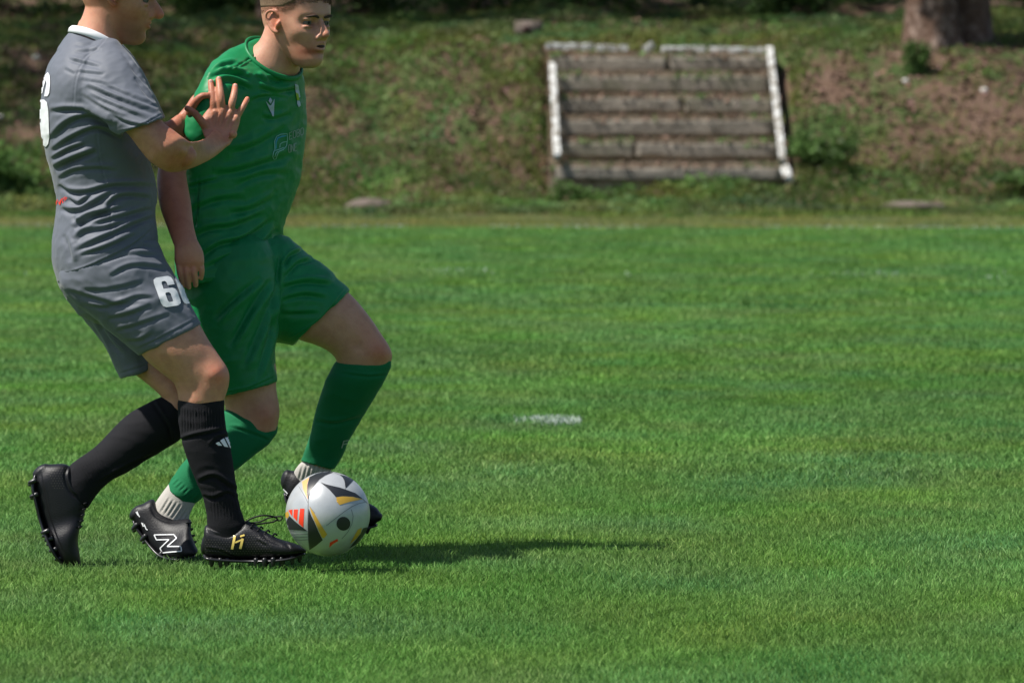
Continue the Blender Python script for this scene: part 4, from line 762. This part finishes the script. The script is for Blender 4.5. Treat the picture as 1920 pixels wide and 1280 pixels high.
color_attr(me, paint(me, [(715, 662, 26, 26, (.95, .68, .62)), (500, 782, 26, 26, (.85, .66, .60)), (517, 40, 12, 24, (1.0, .66, .58)), (612, 72, 12, 14, (1.0, .78, .74)), (325, 380, 40, 90, (.80, .62, .58)), (355, 500, 30, 24, (.98, .74, .68)), (583, 96, 18, 8, (.80, .56, .52)), (528, 8, 36, 20, (.60, .55, .52)), (583, 47, 13, 8, (.62, .52, .50)), (612, 46, 7, 7, (.62, .52, .50)), (590, 98, 16, 5, (.80, .58, .56)), (560, 88, 26, 22, (.92, .84, .80)), (688, 620, 26, 30, (.96, .86, .84)), (330, 430, 30, 60, (.85, .68, .64)), (560, 105, 26, 16, (.90, .82, .80))]))  # shade painted into the skin around the eyes and down the hanging arm
link('body', me, M['skin_b'], p2)
head_bits(p2, WB, .004, M['hair'], lambda V, s_: (V[:, 2] > .030 - s_ + np.clip(V[:, 1] - .030, 0, 1) * .45 + np.array([.006 * noise.noise(tuple(v * 90)) for v in V])))
# close cropped sides
lB = [([(490, 98), (465, 112), (445, 124), (425, 136)], 1.6, .003), ([(390, 148), (415, 136), (450, 142), (470, 148)], 3.6, .006), ([(400, 160), (430, 152), (470, 168)], 4, .007), ([(420, 128), (440, 138), (465, 138)], 3.5, .005), ([(395, 138), (420, 122), (445, 118)], 3, .004), ([(485, 165), (520, 175), (560, 168)], 4.5, .007), ([(500, 145), (520, 152), (530, 148)], 3.5, .005), ([(470, 190), (500, 182), (540, 184)], 4, .005), ([(480, 140), (500, 158)], 3.5, .004),
      ([(490, 220), (515, 224), (545, 214)], 4, .004), ([(430, 290), (480, 275), (540, 240)], 7, .006), ([(400, 330), (460, 320), (550, 290)], 7, .006), ([(355, 350), (375, 344), (410, 336)], 3, .005), ([(356, 400), (400, 380), (460, 372)], 6, .005), ([(350, 450), (395, 432), (440, 425), (500, 400)], 6, .006), ([(370, 490), (410, 462), (460, 448), (515, 410)], 5, .007), ([(380, 505), (440, 480), (490, 462), (520, 430)], 5, .006), ([(440, 350), (490, 330), (540, 325)], 6, .005), ([(373, 330), (372, 370), (366, 430)], 1.6, .003), ([(350, 525), (430, 522), (480, 510), (514, 495)], 1.6, .003), ([(430, 400), (470, 395), (520, 370)], 6, .005)]
lB = [(a_, b_, c_ * 1.35) for a_, b_, c_ in lB]
sb = cloth('shirt', [loft(torsoB, EB, 64, 8, 'none', 'open'), loft(sleeveB, EB, 48, 8, 'dome', 'open'), loft(sleeveB2, EB, 40, 6, 'dome', 'open')], M['green'], p2, lB, .0034, 8, [(.0050, 7, 13, (1, 1, 1.6), .8), (.0026, 20, 17, (1, 1, 1.6), .4)])
cl = P(463, 84, EB); cr_ = P(563, 131, EB); cc = (cl + cr_) / 2; ca = (cr_ - cl) / 2; rings = []
for t in th:
    base = cc + math.cos(t) * ca * 1.04 + math.sin(t) * np.array([0, .070, .040]) + math.cos(t) * np.array([0, .03, 0]) + np.array([0, 0, -.003])
    out = math.cos(t) * ca / np.linalg.norm(ca) + math.sin(t) * np.array([0, 1, 0])
    rings.append(np.array([base + np.array([.2, 0, .95]) * .007 * a + out * .0028 * b for a, b in ((-1, -1), (-1, 1), (0, 1.3), (.8, 1), (1, 0), (.8, -1))]))
V = np.concatenate(rings); link('collar', mesh_l('collar', V, Fc), M['green'], p2)
Z7 = lambda X, Y: (420 + X / 6.4, 120 + Y / 6.4)
decal('shirt_emblem', [[Z7(548, 408), Z7(574, 437), Z7(555, 478), Z7(528, 445)], [Z7(497, 448), Z7(545, 500), Z7(562, 492), Z7(572, 470), Z7(600, 422), Z7(592, 628), Z7(575, 622)]], sb, M['white2'], sb, 1.5, .002)
decal('crest', [[(552, 158), (558, 160), (560, 170), (562, 182), (558, 184), (553, 172)], [(556, 188), (561, 190), (563, 198), (559, 201), (556, 195)]], sb, M['white2'], sb, 1.5, .002)
decal('crest_badge', [[(553, 174), (558, 176), (560, 187), (556, 189)]], sb, M['yel'], sb, 1.5, .0024)
decal('sponsor_outline', [stroke(q, 1.5) for q in ([(513, 298.5), (510.5, 293), (512, 286), (514.5, 281), (514, 266), (518, 256.5), (526, 252.5), (537.5, 250.5), (538, 262), (536, 274), (530, 281), (522, 284), (518.5, 291), (517, 297), (513, 298.5)], [(514.5, 294), (516, 288), (520, 284)], [(523.5, 277), (524, 270.5), (529, 267), (537, 265.5)], [(515, 283), (524, 280), (531, 277)])], sb, M['outline'], sb, 1.5, .002)
decal('sponsor_stroke', [stroke([(516.5, 279), (516.5, 267), (520, 259.5), (528, 256), (536, 254.3)], 2.2)], sb, M['blue_out'], sb, 1.5, .0022)
def letters(txt, x0, y0, dx, dy, w_, h_):
    shp = {'E': [[(1, 0), (0, 0), (0, 1), (1, 1)], [(0, .5), (.8, .5)]], 'G': [[(1, .85), (.8, 1), (.2, 1), (0, .8), (0, .2), (.2, 0), (.8, 0), (1, .2), (1, .5), (.5, .5)]], 'B': [[(0, 0), (0, 1), (.8, 1), (1, .8), (.7, .5), (1, .25), (.8, 0), (0, 0)], [(0, .5), (.7, .5)]], 'O': [[(0, .2), (.2, 0), (.8, 0), (1, .2), (1, .8), (.8, 1), (.2, 1), (0, .8), (0, .2)]], 'N': [[(0, 0), (0, 1), (1, 0), (1, 1)]]}
    out = []
    for i, ch in enumerate(txt):
        for ln in shp[ch]:
            q = [(x0 + i * dx + a * w_, y0 + i * dy - b * h_ + a * w_ * dy / dx) for a, b in ln]; out += [stroke(q[k:k + 2], 1.2) for k in range(len(q) - 1)]
    return out
decal('sponsor_lettering', letters('EOBO', 541.5, 262, 7.0, -2.6, 5, 13) + letters('ONE', 540, 286, 5.6, -1.2, 4, 14), sb, M['grey_out'], sb, 1.3, .002)
lS = [([(512, 520), (470, 580), (430, 650)], 6, .007), ([(516, 550), (490, 610), (455, 690)], 6, .006), ([(490, 520), (440, 560), (400, 600)], 6, .006), ([(518, 590), (500, 650), (480, 710)], 5, .005), ([(525, 470), (520, 520), (510, 590), (508, 640)], 3.5, .005), ([(530, 540), (575, 530), (625, 535)], 4.5, .006), ([(528, 565), (570, 555), (612, 560)], 4.5, .005), ([(532, 500), (545, 480), (568, 470)], 3.5, .006), ([(536, 520), (560, 495), (590, 488)], 4, .005), ([(526, 590), (560, 590), (600, 588)], 4.5, .004), ([(405, 738), (460, 730), (516, 706)], 1.6, .003), ([(546, 636), (600, 600), (650, 540)], 1.6, .003)]
lS = [(a_, b_, c_ * 1.35) for a_, b_, c_ in lS]
gsh = cloth('shorts', [loft(pelvB, EB, 56, 6, 'none', 'dome'), loft(shortR, EB, 56, 8, 'dome', 'open'), loft(shortL, EB, 56, 8, 'dome', 'open')], M['green'], p2, lS, .0034, 7, [(.004, 9, 60, (1, 1, 1.6), .6), (.002, 22, 71, (1, 1, 1.4), .6)])
g1 = cloth('sock', [loft(sockR, EB, 64, 8, 'dome', 'open')], M['gsock'], p2, [([(318 + i * 6, 905 + i * 5.2), (330 + i * 6, 893 + i * 5.2)], 1.4, .0014) for i in range(8)] + [([(430, 800), (470, 812), (505, 826)], 3, .003)], .003, 2, [(.0016, 12, 8, (1, 1, 2), 0)])
w1 = cloth('under_sock', [loft(whiteR, EB, 64, 8, 'dome', 'dome')], M['wsock'], p2, [([(300 + i * 7, 962 + i * 3.2), (318 + i * 7, 932 + i * 4)], 1.7, .002) for i in range(8)], .003, 2)
g2 = cloth('sock', [loft(sockL, EB, 64, 8, 'dome', 'open')], M['gsock'], p2, [([(590, 790), (630, 795), (680, 782)], 4, .004), ([(640, 700), (690, 706), (726, 703)], 2.4, .003)], .003, 2, [(.002, 12, 9, (1, 1, 2), 0)])
w2 = cloth('under_sock', [loft(whiteL, EB, 64, 8, 'dome', 'dome')], M['wsock'], p2, [([(560 + i * 8, 900), (568 + i * 8, 870)], 1.7, .002) for i in range(7)], .003, 2)
decal('sock_emblem', [stroke([(640, 839), (644, 826), (655, 824)], 2.4), stroke([(643, 832), (651, 830)], 2.2), stroke([(651, 834), (650, 839)], 2)], g2, mat('faint_print', (.30, .38, .34), .6, .3), g2, 1.5, .002)
gR = boot(p2, bootR, [(251, 976, -.12, .022, .004), (257, 988, -.12, .034, .005), (270, 1006, -.13, .036, .005), (285, 1025, -.15, .038, .005), (302, 1040, -.17, .045, .005), (325, 1046, -.20, .048, .005), (350, 1046, -.22, .040, .004), (365, 1041, -.24, .025, .004)],
    [(x, y, d, -6, 6) for x, y, d in ((254, 986, -.15), (256, 990, -.10), (270, 1007, -.165), (274, 1012, -.11), (300, 1040, -.20), (330, 1046, -.23))], EB, M['boot_n'], (-.6, 0, -.7), [([(282, 950), (292, 966), (312, 976), (340, 978)], 2.4, .003)])
Z3 = lambda X, Y: (40 + X / 4.74, 820 + Y / 4.74)
npt = [Z3(*q) for q in ((1183, 864), (1357, 862), (1384, 894), (1300, 968), (1420, 968), (1428, 1008), (1256, 1022), (1236, 982), (1316, 906), (1204, 908), (1183, 864))]
decal('boot_letter', [stroke([npt[i], npt[i + 1]], 2.0) for i in range(10)], gR, M['white'], gR, 1.4, .0018)
decal('boot_lettering', [stroke([Z3(*a) for a in q], 1.7) for q in ([(1020, 660), (1040, 690)], [(1030, 655), (1050, 700)], [(1045, 690), (1055, 705)], [(1072, 755), (1088, 790)], [(1082, 758), (1086, 784), (1100, 786)], [(1095, 770), (1108, 800)], [(1104, 788), (1112, 812), (1126, 820)])], gR, M['white'], gR, 1.4, .0018)
lc = MB()
for i in range(4): lc.add(*ptube([(350 + i * 3, 980 + i * 12, -.21), (358 + i * 3, 979 + i * 12, -.18), (356 + i * 3, 981 + i * 12, -.14)], EB, [.0026] * 3, seg=8))
link('laces', lc.mesh('laces'), M['lace'], gR)
gL = boot(p2, bootL, [(534, 925, .23, .024, .004), (541, 943, .23, .036, .005), (565, 962, .23, .037, .005), (602, 976, .22, .038, .005), (640, 986, .20, .046, .005), (678, 990, .18, .046, .005), (706, 984, .16, .026, .004)],
    [(x, y, d, -2, 8) for x, y, d in ((543, 948, .20), (565, 965, .21), (640, 990, .17), (665, 992, .14), (690, 991, .15))], EB, M['boot_n'], (0, 0, -1), [])
decal('boot_lettering', [stroke([(532, 916), (540, 925)], 2), stroke([(531, 920), (538, 928)], 1.6)], gL, M['white'], gL, 1.4, .0018)

# ================================================================== the ball
BD = 14.40; bc = P(614.6, 962.8, BD); br = 79.4 / F * BD * .999
V, Fc = ellipsoid((0, 0, 0), [[1, 0, 0], [0, 1, 0], [0, 0, 1]], 60)
bm = bmesh.new(); bmesh.ops.create_icosphere(bm, subdivisions=6, radius=br); bm.transform(Matrix.Translation(bc)); me = bpy.data.meshes.new('football'); bm.to_mesh(me); bm.free()
ball = link('football', me, None); me.transform(Matrix.Translation(-Vector(bc))); ball.location = Vector(bc); ROOT['football'] = Vector(bc); me.shade_smooth()
tag(ball, 'silver football with black, gold and red panels at the toe of the grey player', 'football')
M['ball'] = mat('ball_skin', (.46, .475, .49), .33, .5, metal=.25, bump=(260, .12, .001), vary=(22, (.40, .415, .43), .4, .7))
me.materials.append(M['ball'])
M['bblack'] = mat('ball_black', (.018, .020, .024), .38, .5); M['bgold'] = mat('ball_gold', (.62, .36, .05), .38, .5, metal=.2); M['bred'] = mat('ball_red', (.80, .045, .015), .4, .5); M['bor'] = mat('ball_apricot', (.75, .36, .14), .4, .5); M['seam'] = mat('ball_seam', (.22, .23, .24), .6, .3)
BZ = lambda L: [(520 + x / 7.11, 870 + y / 7.11) for x, y in L]
ballp = [('black_panel', 'bblack', [[(430, 172), (520, 125), (600, 106), (690, 100), (745, 108), (640, 150), (560, 205), (500, 275), (452, 350), (425, 430), (412, 470), (398, 380), (402, 280)], [(832, 140), (900, 155), (960, 180), (1015, 215), (960, 270), (915, 318), (905, 295), (893, 215), (870, 175)], [(575, 240), (650, 268), (740, 290), (830, 310), (900, 333), (1040, 385), (1140, 462), (1000, 430), (870, 424), (780, 437), (740, 390), (690, 335)],
    [(418, 590), (450, 680), (490, 760), (550, 900), (605, 1008), (520, 1080), (432, 1138), (415, 1000), (408, 800)], [(165, 690), (230, 752), (300, 812), (402, 886), (280, 877), (146, 868), (124, 800), (124, 750)], [(1205, 835), (1155, 960), (1080, 1052), (960, 1112), (1050, 1000), (1110, 920), (1140, 850)], circle(880, 790, 92)]),
    ('gold_panel', 'bgold', [[(784, 440), (870, 428), (1000, 434), (1138, 466), (1000, 493), (930, 510), (830, 542), (792, 500)], [(428, 560), (500, 660), (560, 770), (664, 930), (622, 985), (592, 970), (552, 880), (490, 740), (452, 640)], [(104, 650), (145, 622), (160, 682), (118, 745), (110, 720)], [(1124, 842), (1112, 910), (1050, 990), (965, 1062), (1035, 930), (1070, 870)]]),
    ('apricot_panel', 'bor', [[(330, 232), (424, 178), (400, 260), (395, 380), (408, 468), (372, 400), (345, 330)]]),
    ('red_print', 'bred', [[(150, 612), (203, 600), (200, 692), (170, 650)], [(222, 600), (277, 600), (263, 757), (215, 700)], [(305, 590), (362, 592), (346, 842), (285, 782)], [(700, 1040), (800, 990), (810, 1020), (740, 1060), (692, 1108)]]),
    ('seam', 'seam', [stroke(q, 9) for q in ([(740, 104), (640, 148), (560, 203), (500, 273), (450, 350), (422, 430), (412, 520), (406, 640), (404, 800), (412, 1000), (428, 1140)], [(412, 520), (370, 430), (320, 350), (285, 290)], [(655, 815), (700, 780), (800, 700), (900, 625), (1000, 560), (1090, 520), (1190, 500)], [(905, 330), (905, 250), (875, 175), (832, 138), (760, 112)], [(430, 560), (500, 650)], [(1140, 465), (1200, 520)], [(150, 888), (280, 892), (405, 890)], [(178, 925), (290, 932), (403, 928)], [(200, 965), (300, 972), (405, 966)], [(225, 1003), (310, 1010), (406, 1002)], [(985, 600), (1010, 690), (995, 790), (940, 900), (860, 990)])])]
for nm, mk, pl in ballp:
  for q in pl:
    d = decal(nm, [BZ(q)], ball, M[mk], ball, 2.2, .0006 if nm != 'seam' else .0004)
    c = d.copy(); COL.objects.link(c); c.parent = ball; c.matrix_local = Matrix.Rotation(math.pi, 4, Vector((.25, 0, 1)).normalized()) @ d.matrix_local
